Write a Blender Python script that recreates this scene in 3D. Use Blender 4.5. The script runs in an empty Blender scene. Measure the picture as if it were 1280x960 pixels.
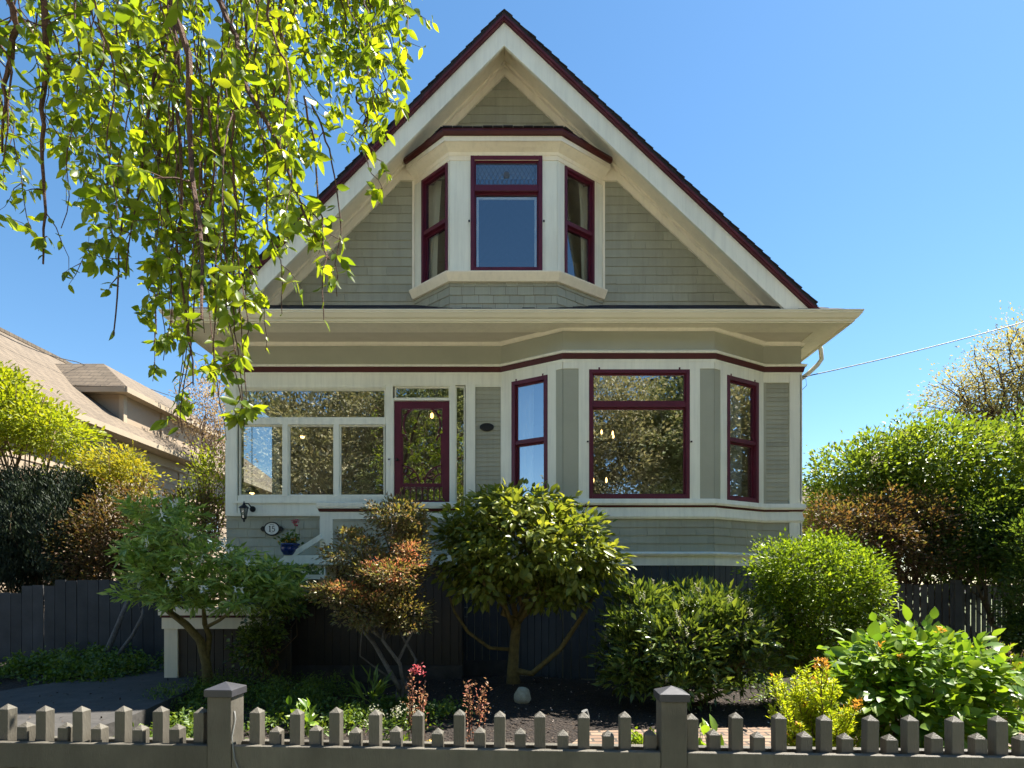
import bpy, math, random
import numpy as np
from mathutils import Vector, Matrix
random.seed(7); rng = np.random.default_rng(11)
SC = bpy.context.scene; COL = SC.collection
F = 700.0; ZC = 1.4; HX = 640.0; HY = 730.0
def P(px, py, Y): return ((px-HX)*Y/F, Y, ZC+(HY-py)*Y/F)
def PX(px, Y): return (px-HX)*Y/F
def PZ(py, Y): return ZC+(HY-py)*Y/F

# ------------------------------------------------------------------ materials
def newmat(name):
    m = bpy.data.materials.new(name); m.use_nodes = True
    nt = m.node_tree; b = nt.nodes['Principled BSDF']; return m, nt, b
def N(nt, t, **k):
    n = nt.nodes.new(t)
    for a, v in k.items(): setattr(n, a, v)
    return n
def ramp(nt, stops):
    r = N(nt, 'ShaderNodeValToRGB'); e = r.color_ramp.elements
    while len(e) < len(stops): e.new(0.5)
    for i, (p, c) in enumerate(stops): e[i].position = p; e[i].color = (*c, 1)
    return r
def paint(name, c, rough=.55, var=.10, scale=3.0, bump=.15, grain=(1, 1, 6), island=0.0, dirt=.0, spec=.35, streak=0.0, objvar=0.0):
    """weathered paint / wood: broad tone variation, fine grain bump, optional per-piece tint"""
    m, nt, b = newmat(name); L = nt.links.new
    tc = N(nt, 'ShaderNodeTexCoord'); mp = N(nt, 'ShaderNodeMapping'); mp.inputs['Scale'].default_value = grain
    L(tc.outputs['Object'], mp.inputs[0])
    n1 = N(nt, 'ShaderNodeTexNoise'); n1.inputs['Scale'].default_value = scale; n1.inputs['Detail'].default_value = 6; n1.inputs['Roughness'].default_value = .6
    L(tc.outputs['Object'], n1.inputs[0])
    lo = tuple(max(0, x*(1-var*1.6)) for x in c); hi = tuple(min(1, x*(1+var)) for x in c)
    r = ramp(nt, [(.28, lo), (.72, hi)]); L(n1.outputs[0], r.inputs[0]); out = r.outputs[0]
    if island > 0:
        g = N(nt, 'ShaderNodeNewGeometry'); mr = N(nt, 'ShaderNodeMapRange')
        mr.inputs[3].default_value = 1-island; mr.inputs[4].default_value = 1+island*.7
        L(g.outputs['Random Per Island'], mr.inputs[0])
        mx = N(nt, 'ShaderNodeVectorMath', operation='MULTIPLY'); L(out, mx.inputs[0]); L(mr.outputs[0], mx.inputs[1]); out = mx.outputs[0]
    if dirt > 0:
        n3 = N(nt, 'ShaderNodeTexNoise'); n3.inputs['Scale'].default_value = 14; n3.inputs['Detail'].default_value = 8; n3.inputs['Roughness'].default_value = .75
        L(mp.outputs[0], n3.inputs[0]); r3 = ramp(nt, [(.60, (0, 0, 0)), (.74, (1, 1, 1))]); L(n3.outputs[0], r3.inputs[0])
        k = N(nt, 'ShaderNodeMath', operation='MULTIPLY'); L(r3.outputs[0], k.inputs[0]); k.inputs[1].default_value = dirt
        mm = N(nt, 'ShaderNodeMix', data_type='RGBA'); L(k.outputs[0], mm.inputs[0]); L(out, mm.inputs[6]); mm.inputs[7].default_value = (c[0]*.35, c[1]*.33, c[2]*.28, 1); out = mm.outputs[2]
    if streak > 0:      # rain streaks run down the boards
        ms = N(nt, 'ShaderNodeMapping'); ms.inputs['Scale'].default_value = (9, 9, .55); L(tc.outputs['Object'], ms.inputs[0])
        ns = N(nt, 'ShaderNodeTexNoise'); ns.inputs['Scale'].default_value = 1.6; ns.inputs['Detail'].default_value = 7; ns.inputs['Roughness'].default_value = .7; L(ms.outputs[0], ns.inputs[0])
        mr2 = N(nt, 'ShaderNodeMapRange'); mr2.inputs[1].default_value = .45; mr2.inputs[2].default_value = .72; mr2.inputs[3].default_value = 1; mr2.inputs[4].default_value = 1-streak; L(ns.outputs[0], mr2.inputs[0])
        m3 = N(nt, 'ShaderNodeVectorMath', operation='MULTIPLY'); L(out, m3.inputs[0]); L(mr2.outputs[0], m3.inputs[1]); out = m3.outputs[0]
    if objvar > 0:
        oi = N(nt, 'ShaderNodeObjectInfo'); mr3 = N(nt, 'ShaderNodeMapRange'); mr3.inputs[3].default_value = 1-objvar; mr3.inputs[4].default_value = 1+objvar; L(oi.outputs['Random'], mr3.inputs[0])
        m4 = N(nt, 'ShaderNodeVectorMath', operation='MULTIPLY'); L(out, m4.inputs[0]); L(mr3.outputs[0], m4.inputs[1]); out = m4.outputs[0]
    L(out, b.inputs['Base Color']); b.inputs['Roughness'].default_value = rough; b.inputs['Specular IOR Level'].default_value = spec
    n2 = N(nt, 'ShaderNodeTexNoise'); n2.inputs['Scale'].default_value = 45; n2.inputs['Detail'].default_value = 4
    L(mp.outputs[0], n2.inputs[0]); bp = N(nt, 'ShaderNodeBump'); bp.inputs['Strength'].default_value = bump; bp.inputs['Distance'].default_value = .004
    L(n2.outputs[0], bp.inputs['Height']); L(bp.outputs[0], b.inputs['Normal'])
    return m
def leafmat(name, cols, trans=.38, rough=.42, tcol=None, spec=.4):
    m, nt, b = newmat(name); L = nt.links.new
    g = N(nt, 'ShaderNodeNewGeometry'); k = len(cols)
    r = ramp(nt, [(i/max(1, k-1), c) for i, c in enumerate(cols)]); L(g.outputs['Random Per Island'], r.inputs[0])
    L(r.outputs[0], b.inputs['Base Color']); b.inputs['Roughness'].default_value = rough; b.inputs['Specular IOR Level'].default_value = spec
    t = N(nt, 'ShaderNodeBsdfTranslucent'); gm = N(nt, 'ShaderNodeVectorMath', operation='MULTIPLY')
    L(r.outputs[0], gm.inputs[0]); gm.inputs[1].default_value = tcol or (2.2, 2.0, .8); L(gm.outputs[0], t.inputs[0])
    mx = N(nt, 'ShaderNodeMixShader'); mx.inputs[0].default_value = trans
    L(b.outputs[0], mx.inputs[1]); L(t.outputs[0], mx.inputs[2]); L(mx.outputs[0], nt.nodes['Material Output'].inputs[0])
    return m
def emit(name, c, s):
    m, nt, b = newmat(name); b.inputs['Emission Color'].default_value = (*c, 1); b.inputs['Emission Strength'].default_value = s; b.inputs['Base Color'].default_value = (*c, 1); return m
def glassmat(name, refl=.30, tint=(.75, .8, .8), wave=.0):
    m, nt, b = newmat(name); L = nt.links.new
    gl = N(nt, 'ShaderNodeBsdfGlossy'); gl.inputs['Roughness'].default_value = 0.0; gl.inputs[0].default_value = (.95, .97, 1, 1)
    tr = N(nt, 'ShaderNodeBsdfTransparent'); tr.inputs[0].default_value = (*tint, 1)
    lw = N(nt, 'ShaderNodeLayerWeight'); lw.inputs[0].default_value = .5; pw = N(nt, 'ShaderNodeMath', operation='POWER'); pw.inputs[1].default_value = 4; L(lw.outputs['Facing'], pw.inputs[0])
    mr = N(nt, 'ShaderNodeMapRange'); mr.inputs[3].default_value = refl; mr.inputs[4].default_value = 1; L(pw.outputs[0], mr.inputs[0])
    mx = N(nt, 'ShaderNodeMixShader'); L(mr.outputs[0], mx.inputs[0]); L(tr.outputs[0], mx.inputs[1]); L(gl.outputs[0], mx.inputs[2])
    if wave:
        n = N(nt, 'ShaderNodeTexNoise'); n.inputs['Scale'].default_value = 1.6; n.inputs['Detail'].default_value = 1
        tc = N(nt, 'ShaderNodeTexCoord'); L(tc.outputs['Object'], n.inputs[0])
        bp = N(nt, 'ShaderNodeBump'); bp.inputs['Strength'].default_value = wave; bp.inputs['Distance'].default_value = .02
        L(n.outputs[0], bp.inputs['Height']); L(bp.outputs[0], gl.inputs['Normal'])
    L(mx.outputs[0], nt.nodes['Material Output'].inputs[0]); return m
def soilmat(name, c1, c2, scale=9, bump=.6, dist=.03, rough=.95):
    m, nt, b = newmat(name); L = nt.links.new
    tc = N(nt, 'ShaderNodeTexCoord'); n = N(nt, 'ShaderNodeTexNoise'); n.inputs['Scale'].default_value = scale; n.inputs['Detail'].default_value = 10; n.inputs['Roughness'].default_value = .7
    L(tc.outputs['Object'], n.inputs[0]); r = ramp(nt, [(.3, c1), (.7, c2)]); L(n.outputs[0], r.inputs[0]); L(r.outputs[0], b.inputs['Base Color'])
    v = N(nt, 'ShaderNodeTexVoronoi'); v.inputs['Scale'].default_value = scale*5; L(tc.outputs['Object'], v.inputs[0])
    ad = N(nt, 'ShaderNodeMath'); L(n.outputs[0], ad.inputs[0]); L(v.outputs[0], ad.inputs[1])
    bp = N(nt, 'ShaderNodeBump'); bp.inputs['Strength'].default_value = bump; bp.inputs['Distance'].default_value = dist
    L(ad.outputs[0], bp.inputs['Height']); L(bp.outputs[0], b.inputs['Normal']); b.inputs['Roughness'].default_value = rough; return m
def brickmat(name, c1, c2, mortar, bw=.2, rh=.1, ms=.01):
    m, nt, b = newmat(name); L = nt.links.new
    tc = N(nt, 'ShaderNodeTexCoord'); br = N(nt, 'ShaderNodeTexBrick'); br.inputs['Scale'].default_value = 1
    br.inputs['Brick Width'].default_value = bw; br.inputs['Row Height'].default_value = rh; br.inputs['Mortar Size'].default_value = ms
    br.inputs['Color1'].default_value = (*c1, 1); br.inputs['Color2'].default_value = (*c2, 1); br.inputs['Mortar'].default_value = (*mortar, 1)
    L(tc.outputs['Object'], br.inputs[0]); n = N(nt, 'ShaderNodeTexNoise'); n.inputs['Scale'].default_value = 12; n.inputs['Detail'].default_value = 8; L(tc.outputs['Object'], n.inputs[0])
    mr = N(nt, 'ShaderNodeMapRange'); mr.inputs[3].default_value = .6; mr.inputs[4].default_value = 1.35; L(n.outputs[0], mr.inputs[0])
    mx = N(nt, 'ShaderNodeVectorMath', operation='MULTIPLY'); L(br.outputs[0], mx.inputs[0]); L(mr.outputs[0], mx.inputs[1]); L(mx.outputs[0], b.inputs['Base Color'])
    bp = N(nt, 'ShaderNodeBump'); bp.inputs['Strength'].default_value = .5; bp.inputs['Distance'].default_value = .008; bp.invert = True
    L(br.outputs[1], bp.inputs['Height']); L(bp.outputs[0], b.inputs['Normal']); b.inputs['Roughness'].default_value = .9; return m

M = {}
M['sage'] = paint('sage_shingle_paint', (.375, .372, .280), .62, .09, 1.3, .25, (1, 1, 9), island=.09, dirt=.25, streak=.12)
M['sage_flat'] = paint('sage_panel_paint', (.385, .385, .295), .5, .06, 1.5, .08, dirt=.08)
M['trim'] = paint('pale_green_trim_paint', (.86, .85, .71), .45, .05, 1.2, .10, dirt=.14, streak=.14)
M['cream'] = paint('bounce_warmed_trim_paint', (.92, .84, .66), .5, .06, 1.0, .10, dirt=.14, streak=.10)  # the trim paint again, warm bounced light put into its colour
M['bead'] = paint('beadboard_paint', (.70, .63, .50), .5, .07, 1.0, .08)
M['maroon'] = paint('maroon_paint', (.105, .014, .030), .4, .12, 3, .06)
M['redband'] = paint('dark_red_band_paint', (.075, .012, .010), .5, .12, 3, .08)
M['shingle'] = paint('roof_shingle', (.035, .033, .038), .9, .3, 6, .9, (1, 1, 1), island=.3)
M['rakered'] = paint('rake_mould_red', (.10, .020, .028), .6, .2, 5, .2)
M['skirt'] = paint('brown_skirting', (.062, .050, .038), .6, .15, 2, .3, island=.12)
M['blueskirt'] = paint('slate_skirting', (.045, .055, .065), .55, .15, 2, .2, island=.1)
M['concrete'] = soilmat('foundation_concrete', (.05, .045, .04), (.10, .09, .08), 6, .3, .01)
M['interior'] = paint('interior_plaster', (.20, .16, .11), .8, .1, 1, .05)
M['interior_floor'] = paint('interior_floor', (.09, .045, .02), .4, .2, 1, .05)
M['curtain'] = paint('curtain_fabric', (.66, .61, .46), .9, .08, 2, .1)
M['lace'] = paint('lace_fabric', (.60, .60, .55), .9, .08, 2, .1)
M['glass'] = glassmat('window_glass', .46, wave=.10)
M['glass_up'] = glassmat('upper_window_glass', .24, wave=.06)
M['glass_side'] = glassmat('side_window_glass', .16, wave=.05)
M['screen'] = glassmat('screen_door_glass', .40, (.6, .6, .55), wave=.1)
M['lead'] = paint('lead_came', (.09, .10, .12), .5)
M['fence'] = paint('front_fence_stain', (.125, .114, .092), .55, .20, 5, .7, (6, 6, 1), dirt=.45, streak=.2, objvar=.14)
M['cap'] = paint('post_cap_paint', (.055, .055, .062), .45, .2, 6, .1)
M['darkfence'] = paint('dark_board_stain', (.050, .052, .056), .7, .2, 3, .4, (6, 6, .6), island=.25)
M['rightfence'] = paint('grey_board_stain', (.085, .078, .070), .7, .2, 3, .4, (6, 6, .6), island=.2)
M['black'] = paint('black_iron', (.012, .012, .013), .4, .1)
M['white'] = paint('white_plaque_paint', (.75, .75, .68), .4, .04)
M['blueglaze'] = paint('blue_glaze', (.012, .035, .16), .12, .3, 5, .05, spec=.6)
M['stone'] = soilmat('pale_stone', (.25, .24, .18), (.48, .46, .36), 20, .4, .01)
M['bark'] = soilmat('brown_bark', (.10, .065, .035), (.24, .16, .085), 22, .8, .015)
M['mossbark'] = soilmat('mossy_bark', (.11, .09, .035), (.24, .19, .07), 18, .8, .015)
M['greybark'] = soilmat('grey_bark', (.10, .09, .085), (.24, .22, .20), 18, .8, .015)
M['darkbark'] = soilmat('dark_red_bark', (.045, .022, .016), (.13, .07, .045), 30, .7, .006)
M['soil'] = soilmat('garden_soil', (.012, .008, .006), (.040, .027, .018), 7, .9, .05)
M['grass'] = soilmat('rough_grass_ground', (.06, .08, .025), (.13, .14, .06), 3, .6, .04)
M['darkgrass'] = soilmat('verge_grass', (.035, .05, .018), (.08, .10, .035), 5, .8, .03)
M['paving'] = soilmat('shade_toned_paving', (.036, .034, .032), (.072, .067, .061), 5, .35, .01)  # darkened so the colour carries the weeping tree's shade
M['sidewalk'] = soilmat('sidewalk_concrete', (.50, .46, .40), (.62, .57, .50), 3, .2, .005)  # lightened to throw sunlight back up at the house
M['pale_road'] = soilmat('pale_road', (.26, .25, .23), (.34, .33, .30), 12, .3, .005)  # pale concrete-like road, lightened to bounce sun onto the facade
M['brick'] = brickmat('brick_paver', (.19, .12, .08), (.26, .18, .12), (.06, .05, .04), .2, .1, .012)
M['nwall'] = paint('neighbour_clapboard', (.36, .28, .20), .6, .08, 1, .2, island=.08)
M['ntrim'] = paint('neighbour_trim', (.42, .34, .24), .5, .06)
M['nroof'] = brickmat('neighbour_roof_shingle', (.130, .100, .068), (.175, .135, .092), (.07, .055, .04), .33, .14, .010)
M['chips'] = leafmat('bark_chips', [(.03, .02, .013), (.07, .045, .03), (.10, .08, .06)], trans=0, rough=.9)
M['petals'] = leafmat('fallen_petals', [(.45, .36, .30), (.6, .5, .45), (.25, .2, .16)], trans=.1, rough=.8)
M['warm'] = emit('warm_bulb', (1, .55, .2), 3.5)
M['wire'] = paint('black_cable', (.015, .015, .016), .6)
M['wcable'] = paint('grey_cable', (.22, .22, .21), .5)
M['gutter'] = paint('cream_gutter_paint', (.80, .74, .56), .4, .05, 1, .03, dirt=.06)
# leaves
M['l_weep'] = leafmat('lime_leaf', [(.08, .14, .012), (.16, .24, .015), (.25, .31, .02), (.10, .17, .015), (.20, .27, .02)], .56, .38, (2.1, 1.8, .6), spec=.5)  # darker greens put leaf shade into the colour mix
M['l_camellia'] = leafmat('glossy_leaf', [(.08, .11, .018), (.14, .18, .028), (.25, .27, .05), (.10, .15, .022)], .32, .36, spec=.4)
M['l_vib'] = leafmat('narrow_green_leaf', [(.11, .18, .04), (.22, .32, .07), (.40, .48, .16), (.15, .24, .05)], .38, .45)
M['l_azalea'] = leafmat('small_bronze_leaf', [(.15, .11, .06), (.18, .19, .06), (.20, .12, .07), (.14, .17, .05)], .3, .4)
M['l_azpink'] = leafmat('coral_tip', [(.55, .16, .09), (.6, .30, .14), (.42, .36, .12)], .35, .5, (1.3, 1.1, .9))
M['l_laurel'] = leafmat('laurel_leaf', [(.045, .08, .02), (.09, .14, .03), (.20, .26, .05), (.06, .10, .025)], .22, .3, spec=.5)
M['l_spike'] = leafmat('cream_flower', [(.45, .45, .32), (.55, .52, .4), (.35, .38, .22)], .3, .7, (1.1, 1.1, 1))
M['l_white'] = leafmat('white_petal', [(.85, .85, .78), (.8, .8, .7)], .35, .6, (1.05, 1.05, 1))
M['l_round'] = leafmat('fresh_green_leaf', [(.06, .11, .012), (.12, .19, .015), (.20, .27, .022)], .42, .42)
M['l_gold'] = leafmat('golden_leaf', [(.34, .42, .02), (.45, .48, .03), (.22, .34, .02)], .45, .5, (1.6, 1.5, .7))
M['l_goldtip'] = leafmat('orange_tip', [(.62, .26, .05), (.66, .38, .06), (.5, .4, .05)], .4, .5, (1.3, 1.1, .8))
M['l_big'] = leafmat('broad_leaf', [(.07, .15, .018), (.12, .21, .022), (.20, .29, .03)], .36, .38, spec=.5)
M['l_mapley'] = leafmat('yellow_green_leaf', [(.20, .25, .015), (.28, .30, .02), (.15, .21, .015)], .45, .5, (1.8, 1.7, .6))
M['l_acer'] = leafmat('golden_acer_leaf', [(.28, .29, .03), (.36, .32, .03), (.20, .25, .025)], .42, .5, (1.6, 1.4, .6))
M['l_yew'] = leafmat('dark_needle', [(.010, .020, .009), (.018, .032, .012), (.028, .045, .015)], .1, .6)
M['l_purple'] = leafmat('purple_brown_leaf', [(.10, .055, .035), (.16, .09, .045), (.12, .12, .04), (.08, .05, .03)], .3, .5)
M['l_lilac'] = leafmat('lilac_leaf', [(.07, .12, .018), (.12, .18, .025), (.20, .26, .03)], .36, .42)
M['l_deep'] = leafmat('deep_green_leaf', [(.04, .075, .02), (.07, .12, .025), (.13, .18, .03)], .34, .42)
M['l_lilacfl'] = leafmat('cream_blossom', [(.6, .5, .4), (.55, .5, .42)], .3, .7, (1.1, 1.1, 1))
M['l_olive'] = leafmat('young_olive_leaf', [(.19, .17, .09), (.25, .22, .13), (.15, .16, .08)], .45, .5)
M['l_cover'] = leafmat('ground_cover_leaf', [(.05, .09, .018), (.09, .15, .025), (.15, .21, .03)], .3, .45)
M['l_grey'] = leafmat('mauve_grey_leaf', [(.20, .15, .15), (.26, .20, .20)], .4, .5)
M['l_red'] = leafmat('crimson_flower', [(.5, .06, .09), (.6, .22, .22)], .4, .5, (1.3, 1, 1))
M['l_pinkfl'] = leafmat('pink_bud', [(.45, .16, .12), (.4, .25, .12), (.35, .12, .10)], .4, .5, (1.3, 1.2, 1))
M['l_street2'] = leafmat('street_tree_leaf_green', [(.10, .13, .05), (.18, .21, .08), (.25, .27, .12)], .30, .5, (1.5, 1.4, .9))
M['l_street'] = leafmat('street_tree_leaf', [(.16, .17, .08), (.28, .27, .14), (.36, .32, .20), (.20, .21, .10)], .30, .5, (1.5, 1.4, .9))
M['l_yellow'] = leafmat('yellow_petal', [(.7, .45, .01), (.65, .4, .01)], .3, .5, (1.2, 1.1, 1))
M['l_viola'] = leafmat('violet_petal', [(.18, .12, .55), (.3, .25, .6)], .3, .5, (1.2, 1.1, 1))

# ------------------------------------------------------------------ mesh helpers
class MB:
    def __init__(s): s.v = []; s.f = []
    def add(s, vs, fs):
        o = len(s.v); s.v += [tuple(v) for v in vs]; s.f += [tuple(i+o for i in f) for f in fs]; return s
    def hexa(s, c): # c: 8 points, bottom ring 0-3, top ring 4-7
        return s.add(c, [(0, 3, 2, 1), (4, 5, 6, 7), (0, 1, 5, 4), (1, 2, 6, 5), (2, 3, 7, 6), (3, 0, 4, 7)])
    def box(s, x0, x1, y0, y1, z0, z1):
        return s.hexa([(x0, y0, z0), (x1, y0, z0), (x1, y1, z0), (x0, y1, z0), (x0, y0, z1), (x1, y0, z1), (x1, y1, z1), (x0, y1, z1)])
    def polyY(s, pts, y0, y1): # polygon in xz (ccw seen from -Y) extruded along Y
        n = len(pts); vs = [(x, y0, z) for x, z in pts]+[(x, y1, z) for x, z in pts]
        return s.add(vs, [tuple(range(n)), tuple(range(2*n-1, n-1, -1))]+[(i, i+n, (i+1) % n+n, (i+1) % n) for i in range(n)])
    def tube(s, pts, rad, n=8, cap=True):
        pts = [Vector(p) for p in pts]; k = len(pts)
        if not hasattr(rad, '__len__'): rad = [rad]*k
        rings = []; up = Vector((0.13, 0.27, .95))
        for i, p in enumerate(pts):
            d = (pts[min(i+1, k-1)]-pts[max(i-1, 0)])
            d = d.normalized() if d.length > 1e-9 else Vector((0, 0, 1))
            a = d.cross(up)
            if a.length < .05: a = d.cross(Vector((1, 0, 0)))
            a.normalize(); b = d.cross(a).normalized(); rings.append([p+rad[i]*(math.cos(2*math.pi*j/n)*a+math.sin(2*math.pi*j/n)*b) for j in range(n)])
        vs = [tuple(v) for r in rings for v in r]; fs = []
        for i in range(k-1):
            for j in range(n):
                fs.append((i*n+j, i*n+(j+1) % n, (i+1)*n+(j+1) % n, (i+1)*n+j))
        if cap: fs += [tuple(range(n-1, -1, -1)), tuple((k-1)*n+j for j in range(n))]
        return s.add(vs, fs)
    def lathe(s, prof, c=(0, 0, 0), n=24, axis='z', squash=1.0):
        vs = []; k = len(prof)
        for r, h in prof:
            for j in range(n):
                a = 2*math.pi*j/n
                if axis == 'z': vs.append((c[0]+r*math.cos(a), c[1]+r*math.sin(a)*squash, c[2]+h))
                else: vs.append((c[0]+r*math.cos(a), c[1]-h, c[2]+r*math.sin(a)*squash))
        fs = [(i*n+j, i*n+(j+1) % n, (i+1)*n+(j+1) % n, (i+1)*n+j) for i in range(k-1) for j in range(n)]
        fs += [tuple(range(n-1, -1, -1)), tuple((k-1)*n+j for j in range(n))]
        return s.add(vs, fs)
    def sweep(s, path, prof, closed_prof=True, side=1):
        """path: xy points (left to right when facing +Y); prof: (d outward, z); mitred"""
        k = len(path); offs = []
        for i in range(k):
            def nrm(a, b):
                dx, dy = b[0]-a[0], b[1]-a[1]; l = math.hypot(dx, dy); return (dy/l*side, -dx/l*side)
            ns = []
            if i > 0: ns.append(nrm(path[i-1], path[i]))
            if i < k-1: ns.append(nrm(path[i], path[i+1]))
            mx = sum(a[0] for a in ns)/len(ns); my = sum(a[1] for a in ns)/len(ns); l2 = mx*mx+my*my
            offs.append((mx/l2, my/l2))
        n = len(prof); vs = [(p[0]+o[0]*d, p[1]+o[1]*d, z) for p, o in zip(path, offs) for d, z in prof]; fs = []
        for i in range(k-1):
            for j in range(n if closed_prof else n-1):
                fs.append((i*n+j, i*n+(j+1) % n, (i+1)*n+(j+1) % n, (i+1)*n+j))
        if closed_prof: fs += [tuple(range(n-1, -1, -1)), tuple((k-1)*n+j for j in range(n))]
        return s.add(vs, fs)

WL = {}  # world location of created objects
def link(o): COL.objects.link(o); return o
def empty(name, loc, label, cat, group=None, rotz=0):
    o = link(bpy.data.objects.new(name, None)); o.location = loc; o.rotation_euler = (0, 0, rotz); o.empty_display_size = .2
    WL[o.name] = Vector(loc); tag(o, label, cat, group); return o
def tag(o, label=None, cat=None, group=None, kind=None):
    if label: o['label'] = label
    if cat: o['category'] = cat
    if group: o['group'] = group
    if kind: o['kind'] = kind
    return o
def fixmesh(me):
    import bmesh
    bm = bmesh.new(); bm.from_mesh(me); bmesh.ops.recalc_face_normals(bm, faces=bm.faces); bm.to_mesh(me); bm.free()
def obj(name, mb, mat, parent=None, local=False, smooth=False, origin=None, bevel=0):
    me = bpy.data.meshes.new(name); vs = mb.v
    if parent is None and origin: vs = [(x-origin[0], y-origin[1], z-origin[2]) for x, y, z in vs]
    me.from_pydata(vs, [], mb.f); me.materials.append(mat); me.update(); fixmesh(me)
    if smooth: me.shade_smooth()
    o = link(bpy.data.objects.new(name, me)); WL[o.name] = Vector((0, 0, 0))
    if parent is None and origin: o.location = origin
    if parent:
        o.parent = parent
        if local: o.location = (0, 0, 0); WL[o.name] = WL[parent.name]
        else: o.location = -WL[parent.name]
    if bevel:
        b = o.modifiers.new('Bevel', 'BEVEL'); b.width = bevel; b.segments = 2; b.limit_method = 'ANGLE'
    return o
def npmesh(name, V, Fc, mat, parent=None, smooth=False):
    """V (n,3) array; Fc (m,k) array of uniform polygons"""
    me = bpy.data.meshes.new(name); m, k = Fc.shape
    me.vertices.add(len(V)); me.vertices.foreach_set('co', V.astype(np.float32).ravel())
    me.loops.add(m*k); me.loops.foreach_set('vertex_index', Fc.astype(np.int32).ravel())
    me.polygons.add(m); me.polygons.foreach_set('loop_start', np.arange(0, m*k, k, dtype=np.int32))
    me.update(calc_edges=True); me.materials.append(mat)
    if smooth: me.shade_smooth()
    o = link(bpy.data.objects.new(name, me)); WL[o.name] = Vector((0, 0, 0))
    if parent: o.parent = parent; o.location = -WL[parent.name]
    return o
def nrmz(a): return a/np.maximum(1e-9, np.linalg.norm(a, axis=1, keepdims=True))
def leaves(name, pos, dr, L, W, mat, parent=None, up=None, fine=False, fold=.25, curl=.15):
    """one little leaf blade per row: pos (n,3) base, dr (n,3) direction, L/W (n,) length and width"""
    n = len(pos); L = np.broadcast_to(L, (n,))[:, None]; W = np.broadcast_to(W, (n,))[:, None]
    d = nrmz(dr); u = (np.array([[0, 0, 1.]])+rng.normal(0, .55, (n, 3))) if up is None else up+rng.normal(0, .5, (n, 3))
    s = nrmz(np.cross(d, u)); nn = np.cross(s, d)
    def pt(t, w, h): return pos+d*L*t+s*W*w+nn*(W*h-L*curl*t*t)
    if not fine:
        V = np.stack([pt(0, 0, 0), pt(.45, .5, fold), pt(1, 0, 0), pt(.45, -.5, fold)], 1).reshape(-1, 3)
        b = np.arange(n)[:, None]*4; Fc = np.concatenate([b+[0, 1, 2], b+[0, 2, 3]], 1).reshape(-1, 3)
    else:
        ts = [(.0, 0), (.18, .34), (.42, .5), (.7, .36), (1, 0)]
        mid = [pt(t, 0, 0) for t, w in ts]; R = [pt(t, w, fold*w*2) for t, w in ts[1:4]]; Lf = [pt(t, -w, fold*w*2) for t, w in ts[1:4]]
        V = np.stack(mid+R+Lf, 1).reshape(-1, 3); b = np.arange(n)[:, None]*11
        tri = [[0, 5, 1], [0, 1, 8], [3, 7, 4], [3, 4, 10]]
        quad = [[1, 5, 6, 2], [2, 6, 7, 3], [1, 2, 9, 8], [2, 3, 10, 9]]
        tri += [[q[0], q[1], q[2]] for q in quad]+[[q[0], q[2], q[3]] for q in quad]
        Fc = np.concatenate([b+t for t in tri], 1).reshape(-1, 3)
    return npmesh(name, V, Fc, mat, parent, smooth=fine)
def rdir(n):
    a = rng.normal(size=(n, 3)); return nrmz(a)
def wobble(a, b, k=5, amp=.06, sag=0):
    a = Vector(a); b = Vector(b); L = (b-a).length; out = []
    for i in range(k+1):
        t = i/k; p = a.lerp(b, t)
        if 0 < i < k: p += Vector((random.gauss(0, 1), random.gauss(0, 1), random.gauss(0, .6)))*amp*L*.5
        p.z -= sag*L*t*t; out.append(p)
    return out
def lobe(px, py, Y, rpx, rpy, ry=None):
    c = P(px, py, Y); rx = rpx*Y/F; rz = rpy*Y/F
    return (*c, rx, ry if ry else rx*.85, rz)
def clumps_in(lobes, ncl, inner=.45):
    vol = np.array([l[3]*l[4]*l[5] for l in lobes])**.7; k = rng.choice(len(lobes), ncl, p=vol/vol.sum())
    Lb = np.array(lobes)[k]; d = rdir(ncl); r = inner+(1-inner)*rng.random(ncl)**.6
    ph = np.array([(l[0]*7.1+l[2]*3.3) % 6.28 for l in lobes])[k]          # lumpy, uneven outline with stray sprigs
    r = r*(1+.13*np.sin(4*d[:, 0]+3*d[:, 2]+ph)+.10*np.sin(7*d[:, 2]-5*d[:, 1]+2*ph)+.07*np.sin(11*d[:, 0]+ph*3))
    r = r*np.where(rng.random(ncl) < .07, rng.uniform(1.08, 1.28, ncl), 1)
    c = Lb[:, :3]+d*Lb[:, 3:]*r[:, None]; return c, d, Lb
def crown(name, lobes, ncl, per, cr, L, W, mat, parent, flat=.7, out=1.0, droop=.0, inner=.45, jit=.3, fine=False, fold=.25, floor=.02, upw=.4, minz=None):
    c, d, Lb = clumps_in(lobes, ncl, inner)
    c = np.repeat(c, per, 0); d = np.repeat(d, per, 0); n = len(c)
    o = rng.normal(0, 1, (n, 3))*cr*np.array([1, 1, flat]); p = c+o
    k = p[:, 2] > floor; p, d, o = p[k], d[k], o[k]; n = len(p)
    dd = nrmz(o)*.9+d*out+rdir(n)*.6+np.array([[0, 0, upw-droop]])
    Ls = L*(1+rng.normal(0, jit, n)).clip(.45, 1.7)
    return leaves(name, p, dd, Ls, Ls*W, mat, parent, fine=fine, fold=fold, up=d*.8+np.array([[0, 0, 1.]]))
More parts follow.
